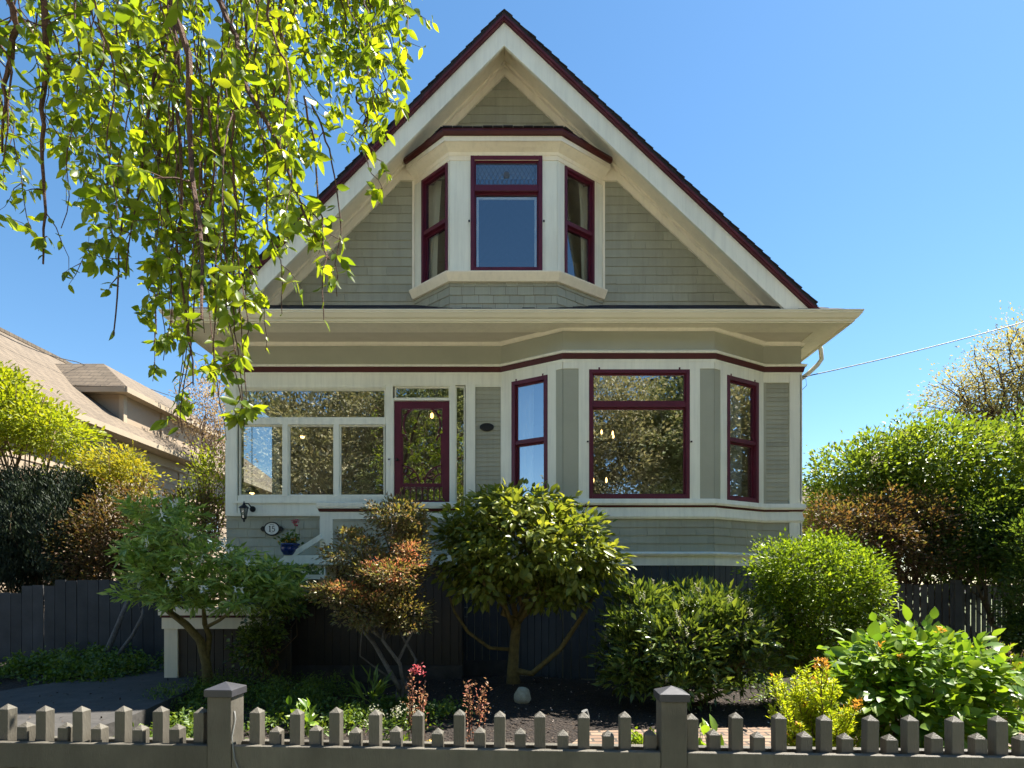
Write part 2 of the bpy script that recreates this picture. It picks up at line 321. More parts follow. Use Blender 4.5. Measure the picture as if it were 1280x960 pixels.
def limbs(mb, base, lobes, r0, nsub=10, tr=None, tip=.006, amp=.1, n=8, reach=1.0):
    """limbs from a point into the lobes with twigs"""
    for l in lobes:
        c = Vector(l[:3]); a = Vector(base); pts = wobble(a, c, 6, amp)
        rr = [r0*(1-.7*i/6)+tip for i in range(7)]; mb.tube(pts, rr, n)
        for k in range(nsub):
            d = rdir(1)[0]; t = random.randint(2, 6); e = c+Vector((d[0]*l[3], d[1]*l[4], abs(d[2])*l[5] if random.random() < .7 else d[2]*l[5]))*reach
            q = wobble(pts[t], e, 4, amp); r1 = max(tip, rr[t]*.5); mb.tube(q, [r1*(1-.8*i/4)+tip*.4 for i in range(5)], 5)

# ------------------------------------------------------------------ facade frames
class Face:
    def __init__(s, a, b):
        s.a = Vector((a[0], a[1], 0)); s.b = Vector((b[0], b[1], 0)); s.w = (s.b-s.a).length
        s.u = (s.b-s.a).normalized(); s.n = Vector((s.u.y, -s.u.x, 0))
    def pt(s, u, z, d=0): v = s.a+s.u*u+s.n*d; return (v.x, v.y, z)
    def hit(s, px, py, d=0):
        r = Vector(((px-HX)/F, 1, 0)); o = s.a+s.n*d; t = o.dot(s.n)/r.dot(s.n); p = r*t
        return ((p-s.a).dot(s.u), ZC+(HY-py)*t/F)
    def box(s, mb, u0, u1, z0, z1, d0, d1):
        mb.hexa([s.pt(u0, z0, d1), s.pt(u1, z0, d1), s.pt(u1, z0, d0), s.pt(u0, z0, d0), s.pt(u0, z1, d1), s.pt(u1, z1, d1), s.pt(u1, z1, d0), s.pt(u0, z1, d0)])
    def pbox(s, mb, x0, y0, x1, y1, d0, d1):
        u0, z1 = s.hit(x0, y0, d1); u1, z0 = s.hit(x1, y1, d1); s.box(mb, u0, u1, z0, z1, d0, d1)
    def holes(s, mb, u0, u1, z0, z1, hs, d0, d1):
        us = sorted({u0, u1, *[h[0] for h in hs], *[h[1] for h in hs]}); zs = sorted({z0, z1, *[h[2] for h in hs], *[h[3] for h in hs]})
        us = [u for u in us if u0 <= u <= u1]; zs = [z for z in zs if z0 <= z <= z1]
        for i in range(len(zs)-1):
            run = None
            for j in range(len(us)-1):
                uc = (us[j]+us[j+1])/2; zc = (zs[i]+zs[i+1])/2
                solid = not any(h[0] < uc < h[1] and h[2] < zc < h[3] for h in hs)
                if solid: run = us[j] if run is None else run
                if (not solid or j == len(us)-2) and run is not None:
                    s.box(mb, run, us[j+1] if solid else us[j], zs[i], zs[i+1], d0, d1); run = None
def courses(mb, face, z0, z1, step, lo, hi, wmin=.16, wmax=.38, joints=True, d=0.004, th=.012, gap=.004, phase=0):
    """lapped shingle courses; lo(z), hi(z) give the horizontal limits of each course"""
    z = z0; k = 0
    while z < z1-.005:
        zt = min(z+step, z1); a0, b0, a1, b1 = lo(z), hi(z), lo(zt), hi(zt)
        if b0-a0 > .02:
            u = a0; cuts = [a0]
            while joints:
                u += random.uniform(wmin, wmax)
                if u > b0-.08: break
                cuts.append(u)
            cuts.append(b0)
            for i in range(len(cuts)-1):
                u0, u1 = cuts[i], cuts[i+1]; g = gap if joints else 0
                t0 = max(u0, a1) if i == 0 else u0; t1 = min(u1, b1) if i == len(cuts)-2 else u1
                u0 += g*(i > 0); t0 = min(max(t0+g*(i > 0), a1), b1); t1 = max(min(t1, b1), a1)
                if t1-t0 < .001: t0 = t1 = (a1+b1)/2; t1 += .001
                dj = random.uniform(-.002, .002) if joints else 0; dz = random.uniform(-.003, .003) if joints else 0
                zb = z+dz
                mb.hexa([face.pt(u0, zb, d+th+dj), face.pt(u1, zb, d+th+dj), face.pt(u1, zb, 0.001), face.pt(u0, zb, .001),
                         face.pt(t0, zt+.004, d), face.pt(t1, zt+.004, d), face.pt(t1, zt+.004, .001), face.pt(t0, zt+.004, .001)])
        z = zt; k += 1

# ------------------------------------------------------------------ world, sun, camera
SUN = Vector((.455, .242, .857)).normalized()
elev = math.asin(SUN.z); rot = math.atan2(SUN.x, SUN.y)
w = bpy.data.worlds.new('World'); SC.world = w; w.use_nodes = True; nt = w.node_tree
sky = nt.nodes.new('ShaderNodeTexSky'); sky.sky_type = 'NISHITA'; sky.sun_disc = False; sky.sun_elevation = elev; sky.sun_rotation = rot
sky.air_density = 1.0; sky.dust_density = .1; sky.ozone_density = 3.0
hs = nt.nodes.new('ShaderNodeHueSaturation'); hs.inputs['Hue'].default_value = .493; hs.inputs['Saturation'].default_value = 1.14; nt.links.new(sky.outputs[0], hs.inputs['Color'])
bg = nt.nodes['Background']; bg.inputs[1].default_value = .068; nt.links.new(hs.outputs[0], bg.inputs[0])
sd = bpy.data.lights.new('sun', 'SUN'); sd.energy = 5.0; sd.angle = math.radians(.55); sd.color = (1, .94, .84)
so = link(bpy.data.objects.new('sun', sd)); so.rotation_euler = (-SUN).to_track_quat('-Z', 'Y').to_euler(); so.location = (6, 4, 20)
cd = bpy.data.cameras.new('camera'); cd.sensor_width = 36; cd.lens = 36*F/1280; cd.shift_y = (HY-480)/1280; cd.clip_end = 2000; cd.clip_start = .05
co = link(bpy.data.objects.new('camera', cd)); co.location = (0, 0, ZC); co.rotation_euler = (math.radians(90), 0, 0); SC.camera = co
SC.view_settings.view_transform = 'Standard'; SC.view_settings.look = 'None'; SC.view_settings.exposure = 1.70; SC.view_settings.gamma = 1
SC.render.engine = 'CYCLES'; SC.cycles.max_bounces = 8; SC.cycles.transparent_max_bounces = 12; SC.cycles.sample_clamp_indirect = 6

# ------------------------------------------------------------------ ground
def gz(x, y):
    m = .16*np.exp(-(((x-.05)/1.3)**2+((y-7.2)/.9)**2))
    l = .22/(1+np.exp(-(-x-4.6)*1.6))*(1/(1+np.exp(-(y-6.8)*2)))
    return m+l+.015*np.sin(x*2.1+y)*np.cos(y*1.7-x)*np.exp(-((y-6)/5)**2)
xs = np.concatenate([[-900, -300, -90, -40, -22], np.arange(-14, 14.01, .35), [22, 40, 90, 300, 900]])
ys = np.concatenate([[-900, -300, -90, -40, -15, -6, 0], np.arange(2.3, 16.01, .3), [22, 40, 90, 300, 900]])
X, Yg = np.meshgrid(xs, ys); Z = gz(X, Yg)*(Yg > 2); nx, ny = len(xs), len(ys)
V = np.stack([X.ravel(), Yg.ravel(), Z.ravel()], 1); i, j = np.meshgrid(np.arange(nx-1), np.arange(ny-1)); b = (j*nx+i).ravel()
gr = npmesh('ground', V, np.stack([b, b+1, b+1+nx, b+nx], 1), M['soil'], smooth=True); tag(gr, kind='structure')
def sheet(name, pts, z, mat, th=.0):
    mb = MB()
    if th: n = len(pts); mb.add([(x, y, z-th) for x, y in pts]+[(x, y, z) for x, y in pts], [tuple(range(n-1, -1, -1)), tuple(range(n, 2*n))]+[(i, (i+1) % n, n+(i+1) % n, n+i) for i in range(n)])
    else: mb.add([(x, y, z) for x, y in pts], [tuple(range(len(pts)))])
    return tag(obj(name, mb, mat), kind='structure')
sheet('side_lawn', [(10.2, 3.5), (90, 3.5), (90, 90), (10.2, 90)], .04, M['grass'])
sheet('rear_lawn', [(-9, 16.6), (10.1, 16.6), (10.1, 90), (-9, 90)], .04, M['grass'])
sheet('added_dark_verge', [(-60, -1.0), (60, -1.0), (60, 2.2), (-60, 2.2)], .012, M['darkgrass'])  # unseen dark strip added to cut bounced light on the fence front
sheet('pavement', [(-60, -3.2), (60, -3.2), (60, -1.0), (-60, -1.0)], .03, M['sidewalk'], .1)
sheet('road', [(-60, -9.5), (60, -9.5), (60, -3.35), (-60, -3.35)], -.06+.07, M['pale_road'])
sheet('kerb', [(-60, -3.35), (60, -3.35), (60, -3.2), (-60, -3.2)], .05, M['sidewalk'], .12)
sheet('far_pavement', [(-60, -12), (60, -12), (60, -9.6), (-60, -9.6)], .04, M['sidewalk'], .1)
sheet('lawn_verge', [(-80, -60), (80, -60), (80, -12.1), (-80, -12.1)], .02, M['grass'])
# brick garden path behind the fence (thick enough to sit proud of the bed) and paved path with tree shade in its colour to the side gate
sheet('brick_path', [(.2, 4.1), (7.5, 3.7), (12, 4.6), (12, 5.8), (7.5, 5.0), (2.6, 5.3), (.7, 5.15)], .05, M['brick'], .08)
path_pts = [P(110, 900, 5.9)[:2], P(215, 905, 5.7)[:2], (-3.4, 6.5), (-3.85, 7.3), (-4.1, 8.2), (-4.25, 8.7), (-5.3, 8.8), (-5.35, 8.1), (-5.5, 7.2), (-5.75, 6.4), (-5.9, 5.2), (-6.1, 2.4), (-3.2, 2.4), (-3.2, 4.6)]
sheet('garden_path', [(-6.3, 2.4), (-3.6, 2.4), (-3.55, 5.2), (-3.75, 6.6), (-4.25, 7.6), (-4.35, 8.75), (-5.4, 8.75), (-5.45, 8.0), (-5.75, 6.9), (-6.2, 5.4)], .17, M['paving'], .2)
# bark chips and fallen petals over the bed
n = 12000; p = np.stack([rng.uniform(-6.5, 6, n), rng.uniform(2.6, 8, n), np.zeros(n)], 1); p[:, 2] = gz(p[:, 0], p[:, 1])+.004+.17*((p[:, 0] < -3.6) & (rng.random(n) < .12))
tag(leaves('bark_mulch', p, rdir(n)*[1, 1, .25], rng.uniform(.02, .05, n), rng.uniform(.010, .02, n), M['chips'], fold=.05), 'loose dark bark mulch covering the garden bed', 'bark mulch', kind='stuff')
n = 600; p = np.stack([rng.uniform(-6, 4.5, n), rng.uniform(4.0, 7.4, n), np.zeros(n)], 1); p[:, 2] = gz(p[:, 0], p[:, 1])+.014
tag(leaves('fallen_petals', p, rdir(n)*[1, 1, .2], rng.uniform(.012, .032, n), rng.uniform(.010, .022, n), M['petals'], fold=.1), 'pale fallen petals scattered on the dark garden soil', 'petals', kind='stuff')

# ------------------------------------------------------------------ THE HOUSE
YM, YB = 8.5, 8.0
house = empty('house', (0, YM, 0), 'sage green gabled heritage house with maroon window frames and bay windows', 'house')
A = Face((-4.33, YM), (-.16, YM)); B = Face((-.16, YM), (.73, YB)); Cc = Face((.73, YB), (2.88, YB)); D = Face((2.88, YB), (3.80, YM)); E = Face((3.80, YM), (4.36, YM))
SOF = 5.03; FL = 2.15
mb_wall = MB(); mb_trim = MB(); mb_sage = MB(); FLAT = []
class _Fl:
    def hexa(s, c): m_ = MB(); m_.hexa(c); FLAT.append(m_)
mb_flat = _Fl()
uA = lambda px: A.hit(px, 0)[0]; zA = lambda py: PZ(py, YM)
# A: glazed porch side
hA = [(uA(297), uA(482), zA(620.5), zA(484.5)), (uA(491), uA(582), 2.16, zA(481))]
A.holes(mb_wall, 0, A.w, 0, SOF+.1, hA, -.14, 0)
def win_hole(face, x0, y0, x1, y1, ins=0):
    (u0, z1), (u1, _) = face.hit(x0, y0), face.hit(x1, y0); z0 = face.hit(x0, y1)[1]; return (u0+ins, u1-ins, z0+ins, z1-ins)
B_h = win_hole(B, 640.5, 0, 685.5, 0); wz0, wz1 = 2.61, 4.455
hB = [(B_h[0], B_h[1], wz0, wz1-.03)]
hC = [(PX(736, YB)-.73, PX(861.5, YB)-.73, PZ(623.7, YB), PZ(462.6, YB))]
D_h = win_hole(D, 907, 0, 946.5, 0); hD = [(D_h[0], D_h[1], wz0, wz1-.03)]
for f_, h_ in ((B, hB), (Cc, hC), (D, hD), (E, [])): f_.holes(mb_wall, 0, f_.w, 0, SOF+.1, h_, -.14, 0)
# side and back walls
LF = Face((-4.33, 16), (-4.33, YM)); RF = Face((4.36, YM), (4.36, 16)); BK = Face((4.36, 16), (-4.33, 16))
LF.holes(mb_wall, 0, LF.w, 0, SOF+.3, [(LF.w-1.6, LF.w-.25, zA(620.5), zA(484.5))], -.14, 0)
RF.holes(mb_wall, 0, RF.w, 0, SOF+.3, [], -.14, 0); BK.holes(mb_wall, .14, BK.w-.14, 0, SOF+.3, [], -.14, 0)
courses(mb_sage, LF, .2, 2.35, .135, lambda z: 0, lambda z: LF.w-.1); courses(mb_sage, RF, .2, 4.6, .135, lambda z: .12, lambda z: RF.w)
# trims on A
T = mb_trim
def ab(x0, y0, x1, y1, d0, d1, mb=None): A.pbox(mb if mb is not None else T, x0, y0, x1, y1, d0, d1)
A.box(T, -.005, uA(297), zA(645), zA(468), .0, .030)            # left corner pilaster
ab(283.5, 468, 627, 480.5, 0, .026)                              # head board
A.box(T, uA(297), uA(482), zA(484.5), zA(480.5), 0, .022)
ab(482, 480.5, 491, 625, 0, .024); ab(297, 620.5, 491, 645, 0, .026); ab(290, 626, 402, 629, .026, .048); ab(287, 641, 402, 645, .026, .040)
ab(582, 480.5, 594, 640, 0, .034); ab(594, 480.5, 627, 483.5, 0, .02)
ab(491, 480.5, 582, 481.2, 0, .02)
# narrow clapboard of the recess beside the bay, and panel on the far right
courses(mb_sage, A, 2.3, zA(483.5), .068, lambda z: uA(594.5), lambda z: A.w-.01, joints=False, th=.010)
E.box(T, .40, .575, 0.2, zA(468), 0, .03); E.box(T, 0, .40, zA(479), zA(468), 0, .026); E.box(mb_flat, .0, .05, 2.62, zA(479), 0, .018)
courses(mb_sage, E, 2.60, zA(479), .068, lambda z: .05, lambda z: .40, joints=False, th=.010)
RF.box(T, -.03, .12, .2, zA(468), .0, .03)
# lower shingles of A
courses(mb_sage, A, .9, zA(645), .134, lambda z: .0, lambda z: uA(585))
# bay: casings, panels, bands
def casing(f, h, l, r, top, bot):
    f.box(T, h[0]-l, h[0], bot, top, 0, .026); f.box(T, h[1], h[1]+r, bot, top, 0, .026); f.box(T, h[0], h[1], h[3], top, 0, .026)
zt = 4.60; zs = 2.61
casing(Cc, hC[0], .148, .145, zt, zs); casing(B, hB[0], .15, .13, zt, zs); casing(D, hD[0], .13, .09, zt, zs)
c0 = hC[0][0]-.148; c1 = hC[0][1]+.145
Cc.box(mb_flat, 0, c0, zs, 4.47, 0, .015); Cc.box(mb_flat, c1, Cc.w, zs, 4.47, 0, .015); Cc.box(T, 0, c0, 4.47, zt, 0, .026); Cc.box(T, c1, Cc.w, 4.47, zt, 0, .026)
B.box(mb_flat, hB[0][1]+.13, B.w, zs, 4.47, 0, .015); B.box(T, hB[0][1]+.13, B.w, 4.47, zt, 0, .026); B.box(T, 0, hB[0][0]-.15, zs, zt, 0, .022)
D.box(mb_flat, 0, hD[0][0]-.13, zs, 4.47, 0, .015); D.box(T, 0, hD[0][0]-.13, 4.47, zt, 0, .026); D.box(T, hD[0][1]+.09, D.w, zs, zt, 0, .022)
for f_ in (B, Cc, D, E): courses(mb_sage, f_, 1.86, 2.33, .117, lambda z: 0.0, lambda z, f_=f_: f_.w, .22, .45)
allp = [(-4.33, 16), (-4.33, YM), (-.16, YM), (.73, YB), (2.88, YB), (3.80, YM), (4.36, YM), (4.36, 16)]
lowp = allp[2:]
fz = MB(); fz.sweep(allp, [(0.0, 4.72), (.02, 4.72), (.02, SOF+.02), (0.0, SOF+.02)]); obj('frieze', fz, M['sage_flat'], house)
led = MB(); led.sweep(allp, [(0, 4.675), (.075, 4.675), (.085, 4.70), (.05, 4.725), (0, 4.735)]); led.sweep(allp, [(0, 4.565), (.03, 4.565), (.035, 4.60), (0, 4.60)])
led.sweep(lowp, [(0, 2.52), (.06, 2.52), (.075, 2.55), (.06, 2.61), (0, 2.62)]); led.sweep(lowp, [(0, 2.33), (.035, 2.33), (.05, 2.36), (.03, 2.49), (0, 2.492)])
led.sweep(lowp, [(0, 1.80), (.06, 1.80), (.075, 1.83), (.03, 1.86), (0, 1.86)]); led.sweep(lowp, [(0, 1.665), (.03, 1.665), (.03, 1.80), (0, 1.80)])
obj('string_course', led, M['trim'], house)
rb = MB(); rb.sweep(allp, [(0, 4.603), (.045, 4.603), (.06, 4.674), (0, 4.674)]); rb.sweep(lowp, [(0, 2.494), (.04, 2.494), (.05, 2.518), (0, 2.518)])
obj('red_band', rb, M['redband'], house)
# moulding under soffit + soffit
EX0, EX1, EY = -4.76, 4.74, 7.66
so_ = MB(); so_.sweep(allp, [(0.02, SOF-.03), (.045, SOF-.03), (.09, SOF+.02), (.02, SOF+.025)])
# plain soffit board along the eave, beadboard behind it
so_.box(EX0+.04, EX1-.04, EY+.05, 8.08, SOF, SOF+.02); so_.box(EX0+.04, -4.33+.02, 8.08, 16, SOF, SOF+.02); so_.box(4.36-.02, EX1-.04, 8.08, 16, SOF, SOF+.02)
obj('soffit', so_, M['cream'], house)
bd = MB(); y = 8.085
while y < 8.50: bd.box(-4.31, 4.34, y, y+.044, SOF+.012, SOF+.035); y += .050
bd.box(-4.31, 4.34, 8.08, 8.5, SOF+.024, SOF+.05); obj('soffit_beadboard', bd, M['bead'], house)
# gutter all round
gp = [(EX0+.05, 16), (EX0+.05, EY+.05), (EX1-.05, EY+.05), (EX1-.05, 16)]
gu = MB(); gu.sweep(gp, [(0, 5.012), (.018, 5.012), (.022, 5.035), (.05, 5.05), (.075, 5.085), (.09, 5.10), (.09, 5.118), (.10, 5.122), (.10, 5.14), (.088, 5.14), (.07, 5.10), (0, 5.09)])
gu.sweep(gp, [(-.02, 4.995), (.0, 4.995), (.0, 5.10), (-.02, 5.10)]); obj('gutter', gu, M['gutter'], house)
ds = MB(); ds.tube([P(1021, 424, 8.6), P(1026, 437, 8.62), P(1027, 449, 8.62), P(1022, 456, 8.62), (4.55, 8.62, 4.63), (4.44, 8.62, 4.55), (4.41, 8.62, 4.4), (4.41, 8.62, .3)], .033, 12)
obj('downspout', ds, M['gutter'], house, smooth=True)
obj('wall', mb_wall, M['sage_flat'], house); obj('wall_trim', mb_trim, M['trim'], house); obj('wall_shingles', mb_sage, M['sage'], house); [obj('wall_panel', g_, M['sage_flat'], house) for g_ in FLAT]
# skirting of the bay
sk = MB(); u = uA(300)
while u < A.w-.01: A.box(sk, u, min(u+.107, A.w), .05, 1.75, 0.0, .016); u += .115
for f_ in (B, Cc, D, E, RF):
    u = 0.002
    while u < min(f_.w, 6)-.01: e = min(u+.115, f_.w-.002); f_.box(sk, u, e-.008, .05, 1.664, .0, .016); u += .115
obj('bay_skirting', sk, M['blueskirt'], house)

# pent roof and side flares
def zpent(y): return 5.135+.59*(y-EY)
pr = MB(); gW0, gW1 = -4.02, 4.15; zW = zpent(YM)
pr.add([(EX0, EY, 5.125), (EX1, EY, 5.125), (gW1, YM, zW), (gW0, YM, zW), (EX0, EY, 5.10), (EX1, EY, 5.10), (gW1, YM, zW-.04), (gW0, YM, zW-.04)], [(0, 1, 2, 3), (7, 6, 5, 4), (0, 4, 5, 1), (1, 5, 6, 2), (2, 6, 7, 3), (3, 7, 4, 0)])
pr.add([(EX1, EY, 5.125), (EX1, 16, 5.125), (gW1, 16, zW), (gW1, YM, zW)], [(0, 1, 2, 3)]); pr.add([(EX0, EY, 5.125), (EX0, 16, 5.125), (gW0, 16, zW), (gW0, YM, zW)], [(0, 1, 2, 3)])
# individual shingle tabs so the edge reads broken
yy = EY
for r in range(5):
    x = EX0+r*.09+random.uniform(0, .1); xe = EX1-r*.09
    while x < xe-.05:
        w_ = random.uniform(.12, .2); x1 = min(x+w_, xe); y0 = yy+random.uniform(-.006, .006); h = random.uniform(.010, .017)
        pr.hexa([(x, y0, zpent(y0)-.01), (x1-.005, y0, zpent(y0)-.01), (x1-.005, y0+.19, zpent(y0+.19)-.01), (x, y0+.19, zpent(y0+.19)-.01), (x, y0, zpent(y0)+h), (x1-.005, y0, zpent(y0)+h), (x1-.005, y0+.19, zpent(y0+.19)+.004), (x, y0+.19, zpent(y0+.19)+.004)])
        x = x1
    yy += .165
obj('pent_roof', pr, M['shingle'], house)

# main gable
AX, AZ, SL, SR, ZF = -.11, 9.43, 1.01, .94, 5.22
def zr(x, off=0): return AZ+off-(SR*(x-AX) if x > AX else SL*(AX-x))
def xr(z, off=0): return AX+(AZ+off-z)/SR
def xl(z, off=0): return AX-(AZ+off-z)/SL
def rake(mb, o1, o2, y0, y1, zf=ZF, zf2=None):
    for s in (1, -1):
        fx = xr if s > 0 else xl; pts = [(AX, AZ+o1), (AX, AZ+o2), (fx(zf, o2), zf), (fx(zf, o1), zf)]
        mb.polyY(pts if s < 0 else pts[::-1], y0, y1)
roof = MB(); rake(roof, 0, -.05, 7.84, 16, 5.30)
for s in (1, -1):     # stepped shingle butts along the rake edges
    L_ = math.hypot(1, SR if s > 0 else SL); t = .0; sl = SR if s > 0 else SL
    while t < 5.9:
        x = AX+s*t/L_; x2 = AX+s*(t+.15)/L_; z = AZ-sl*t/L_; z2 = AZ-sl*(t+.15)/L_; j = random.uniform(-.008, .01)
        nx_, nz_ = s*sl/L_, 1/L_; a, b2 = .002, .012+random.uniform(0, .006)
        for yb0, yb1 in ((7.815+j, 8.2), (8.204, 8.8)):
            roof.hexa([(x, yb0, z), (x2, yb0, z2), (x2, yb1, z2), (x, yb1, z), (x+nx_*a, yb0, z+nz_*a), (x2+nx_*b2, yb0, z2+nz_*b2), (x2+nx_*b2, yb1, z2+nz_*b2), (x+nx_*a, yb1, z+nz_*a)])
        t += .15
obj('roof', roof, M['shingle'], house)
rm = MB(); rake(rm, -.012, -.115, 7.845, 7.885, 5.24); rake(rm, -.052, -.09, 7.83, 7.845, 5.28); obj('rake_moulding', rm, M['rakered'], house)
bg_ = MB(); rake(bg_, -.116, -.44, 7.89, 7.935); obj('bargeboard', bg_, M['trim'], house, bevel=.004)
rs = MB(); rake(rs, -.14, -.17, 7.936, YM, 5.3); rake(rs, -.17, -.335, 8.46, YM-.002, 5.35); rake(rs, -.17, -.215, 8.41, 8.459, 5.35)
obj('rake_soffit', rs, M['cream'], house)
# upper bay faces
x0b, x1b, x2b, x3b = PX(518.5, YM), PX(562.5, YB), PX(696, YB), PX(753, YM)
UB = Face((x0b, YM), (x1b, YB)); UC = Face((x1b, YB), (x2b, YB)); UD = Face((x2b, YB), (x3b, YM)); ZB = 7.63
GW = []
class _G:
    def polyY(s, *a): m_ = MB(); m_.polyY(*a); GW.append(m_)
gw = _G()
gw.polyY([(xl(5.0, -.16), 5.0), (x0b, 5.0), (x0b, zr(x0b, -.16))], YM, YM+.12)
gw.polyY([(x3b, 5.0), (xr(5.0, -.16), 5.0), (x3b, zr(x3b, -.16))], YM, YM+.12)
gw.polyY([(x0b, ZB), (x3b, ZB), (x3b, zr(x3b, -.16)), (AX, AZ-.16), (x0b, zr(x0b, -.16))], YM, YM+.12)
gw.polyY([(xl(5.0, -.1), 5.0), (xr(5.0, -.1), 5.0), (AX, AZ-.1)], 15.88, 16)
[obj('gable_wall', g_, M['sage_flat'], house) for g_ in GW]
G = Face((0, YM), (1, YM)); gs = MB()
courses(gs, G, 5.55, 7.75, .133, lambda z: xl(z, -.2), lambda z: x0b-.0, .25, .7)
courses(gs, G, 5.55, 7.75, .133, lambda z: x3b, lambda z: xr(z, -.2), .2, .5)
courses(gs, G, 7.75, AZ-.3, .128, lambda z: xl(z, -.2), lambda z: xr(z, -.2), .3, .6)
for f_ in (UB, UC, UD): courses(gs, f_, 5.28, 5.72, .122, lambda z: 0, lambda z, f_=f_: f_.w, .15, .26)
obj('gable_shingles', gs, M['sage'], house)
ubw = MB(); ubt = MB()
def uh(f, xa, xb_): a = f.hit(xa, 0)[0]; b_ = f.hit(xb_, 0)[0]; return a, b_
zub0, zub1 = PZ(340.7, YB), PZ(196.5, YB); zsd0, zsd1 = 5.80, 7.42
hUC = [(*uh(UC, 588.4, 677.9), zub0, zub1)]; hUB = [(*uh(UB, 528.5, 561), zsd0, zsd1)]; hUD = [(*uh(UD, 705, 741.6), zsd0, zsd1)]
print('upper', zub0, zub1, UB.hit(528.5, 360), UB.hit(528.5, 229.7), UB.hit(561, 211), UD.hit(705, 345), UD.hit(741, 227), 'B', B.hit(641, 476), B.hit(685, 467.7), D.hit(946, 629), UB.w, hUB, hUD)
hUB[0] = (hUB[0][0], min(hUB[0][1], UB.w-.03), *hUB[0][2:])
for f_, h_ in ((UB, hUB), (UC, hUC), (UD, hUD)): f_.holes(ubw, 0, f_.w, 5.72, ZB+.06, h_, -.1, 0.012)
obj('bay_wall', ubw, M['trim'], house)
up = [(x0b, YM), (x1b, YB), (x2b, YB), (x3b, YM)]
for f_, h_ in ((UB, hUB), (UD, hUD)):
    for (a, b_) in ((0.012, max(.013, h_[0][0]-.03)), (min(f_.w-.012, h_[0][1]+.03), f_.w)):
        pass
ubt.sweep(up, [(.012, 5.70), (.05, 5.70), (.10, 5.775), (.115, 5.80), (.115, 5.815), (.012, 5.825)])
ubt.sweep(up, [(.012, 7.50), (.03, 7.50), (.04, 7.54), (.10, 7.57), (.15, 7.60), (.17, 7.60), (.17, 7.665), (.012, 7.665)])
ubt.sweep(up, [(.012, 7.44), (.022, 7.44), (.022, 7.50), (.012, 7.50)])
for s_, xx in ((-1, x0b), (1, x3b)):   # corner boards of the bay where it meets the gable wall
    x_ = sorted([xx, xx+s_*.035]); ubt.box(x_[0], x_[1], YM-.03, YM-.001, 5.74, 7.60)
    x_ = sorted([xx, xx+s_*.35]); ubt.box(x_[0], x_[1], YM-.045, YM-.002, 7.50, 7.62)
obj('bay_trim', ubt, M['cream'], house)
br = MB(); br.sweep(up, [(.10, 7.667), (.20, 7.667), (.22, 7.70), (.21, 7.745), (.0, 7.80), (.0, 7.70)]); 
obj('bay_roof_edge', br, M['redband'], house)
bt = MB(); rim = []
for q, (o_) in zip(up, ((-.19, 0), (-.08, -.20), (.08, -.20), (.19, 0))): rim.append((q[0]+o_[0], q[1]+o_[1], 7.75))
bt.add(rim+[(x0b+.4, YM-.01, 7.93), (x3b-.4, YM-.01, 7.93)], [(0, 1, 4), (1, 2, 5, 4), (2, 3, 5)])
for k in range(3):
    a, b2 = Vector(rim[k]), Vector(rim[k+1]); m = int((b2-a).length/.14)
    for q in range(m):
        p0 = a.lerp(b2, q/m); p1 = a.lerp(b2, (q+.96)/m); n_ = Vector(((b2-a).y, -(b2-a).x, 0)).normalized(); h = random.uniform(.006, .016); e = random.uniform(.02, .035)
        bt.hexa([p0+n_*e, p1+n_*e, p1-n_*.15+Vector((0, 0, .04)), p0-n_*.15+Vector((0, 0, .04)), p0+n_*e+Vector((0, 0, h)), p1+n_*e+Vector((0, 0, h)), p1-n_*.15+Vector((0, 0, .05)), p0-n_*.15+Vector((0, 0, .05))])
obj('bay_roof', bt, M['shingle'], house)

# windows ----------------------------------------------------------
def window(face, h, splits, mat=M['maroon'], glass=M['glass'], fw=.055, rail=.07, sash=True, knobs=True, name='window', gw_=None, inset=.0):
    """frame mesh + a pane per light. splits: list of z for horizontal rails"""
    u0, u1, z0, z1 = h; f = MB(); d0, d1 = -.09, .034-inset
    face.box(f, u0, u0+fw, z0, z1, d0, d1); face.box(f, u1-fw, u1, z0, z1, d0, d1); face.box(f, u0+fw, u1-fw, z1-fw, z1, d0, d1-.002); face.box(f, u0+fw, u1-fw, z0, z0+fw*1.15, d0, d1-.002)
    zz = [z0+fw*1.15]+splits+[z1-fw]
    for s in splits: face.box(f, u0+fw, u1-fw, s-rail/2, s+rail/2, d0, d1-.012)
    if knobs:
        for u in (u0+.08*(u1-u0)+.03, u1-.08*(u1-u0)-.03): face.box(f, u-.012, u+.012, z1, z1+.03, .005, .03)
    o = obj(name, f, mat, house, bevel=.003)
    for i in range(len(zz)-1):
        a = zz[i]+(rail/2 if i > 0 else 0); b_ = zz[i+1]-(rail/2 if i < len(zz)-2 else 0)
        s = MB(); t = .022
        dd = -.005 if i == len(zz)-2 else -.03
        face.box(s, u0+fw, u0+fw+t, a, b_, dd-.03, dd); face.box(s, u1-fw-t, u1-fw, a, b_, dd-.03, dd); face.box(s, u0+fw+t, u1-fw-t, b_-t, b_, dd-.03, dd-.001); face.box(s, u0+fw+t, u1-fw-t, a, a+t, dd-.03, dd-.001)
        obj('sash', s, mat, o)
        g = MB(); q = [face.pt(u0+fw+.01, a+.005, dd-.016), face.pt(u1-fw-.01, a+.005, dd-.016), face.pt(u1-fw-.01, b_-.005, dd-.016), face.pt(u0+fw+.01, b_-.005, dd-.016)]
        g.add(q, [(0, 1, 2, 3)]); obj('pane', g, glass, o)
    return o
window(Cc, hC[0], [PZ(506, YB)], fw=.05, rail=.075)
wB = window(B, hB[0], [3.50], fw=.06, rail=.05); wD = window(D, hD[0], [3.50], fw=.06, rail=.05)
wu = window(UC, hUC[0], [PZ(236, YB)], fw=.055, rail=.085, glass=M['glass_up'])
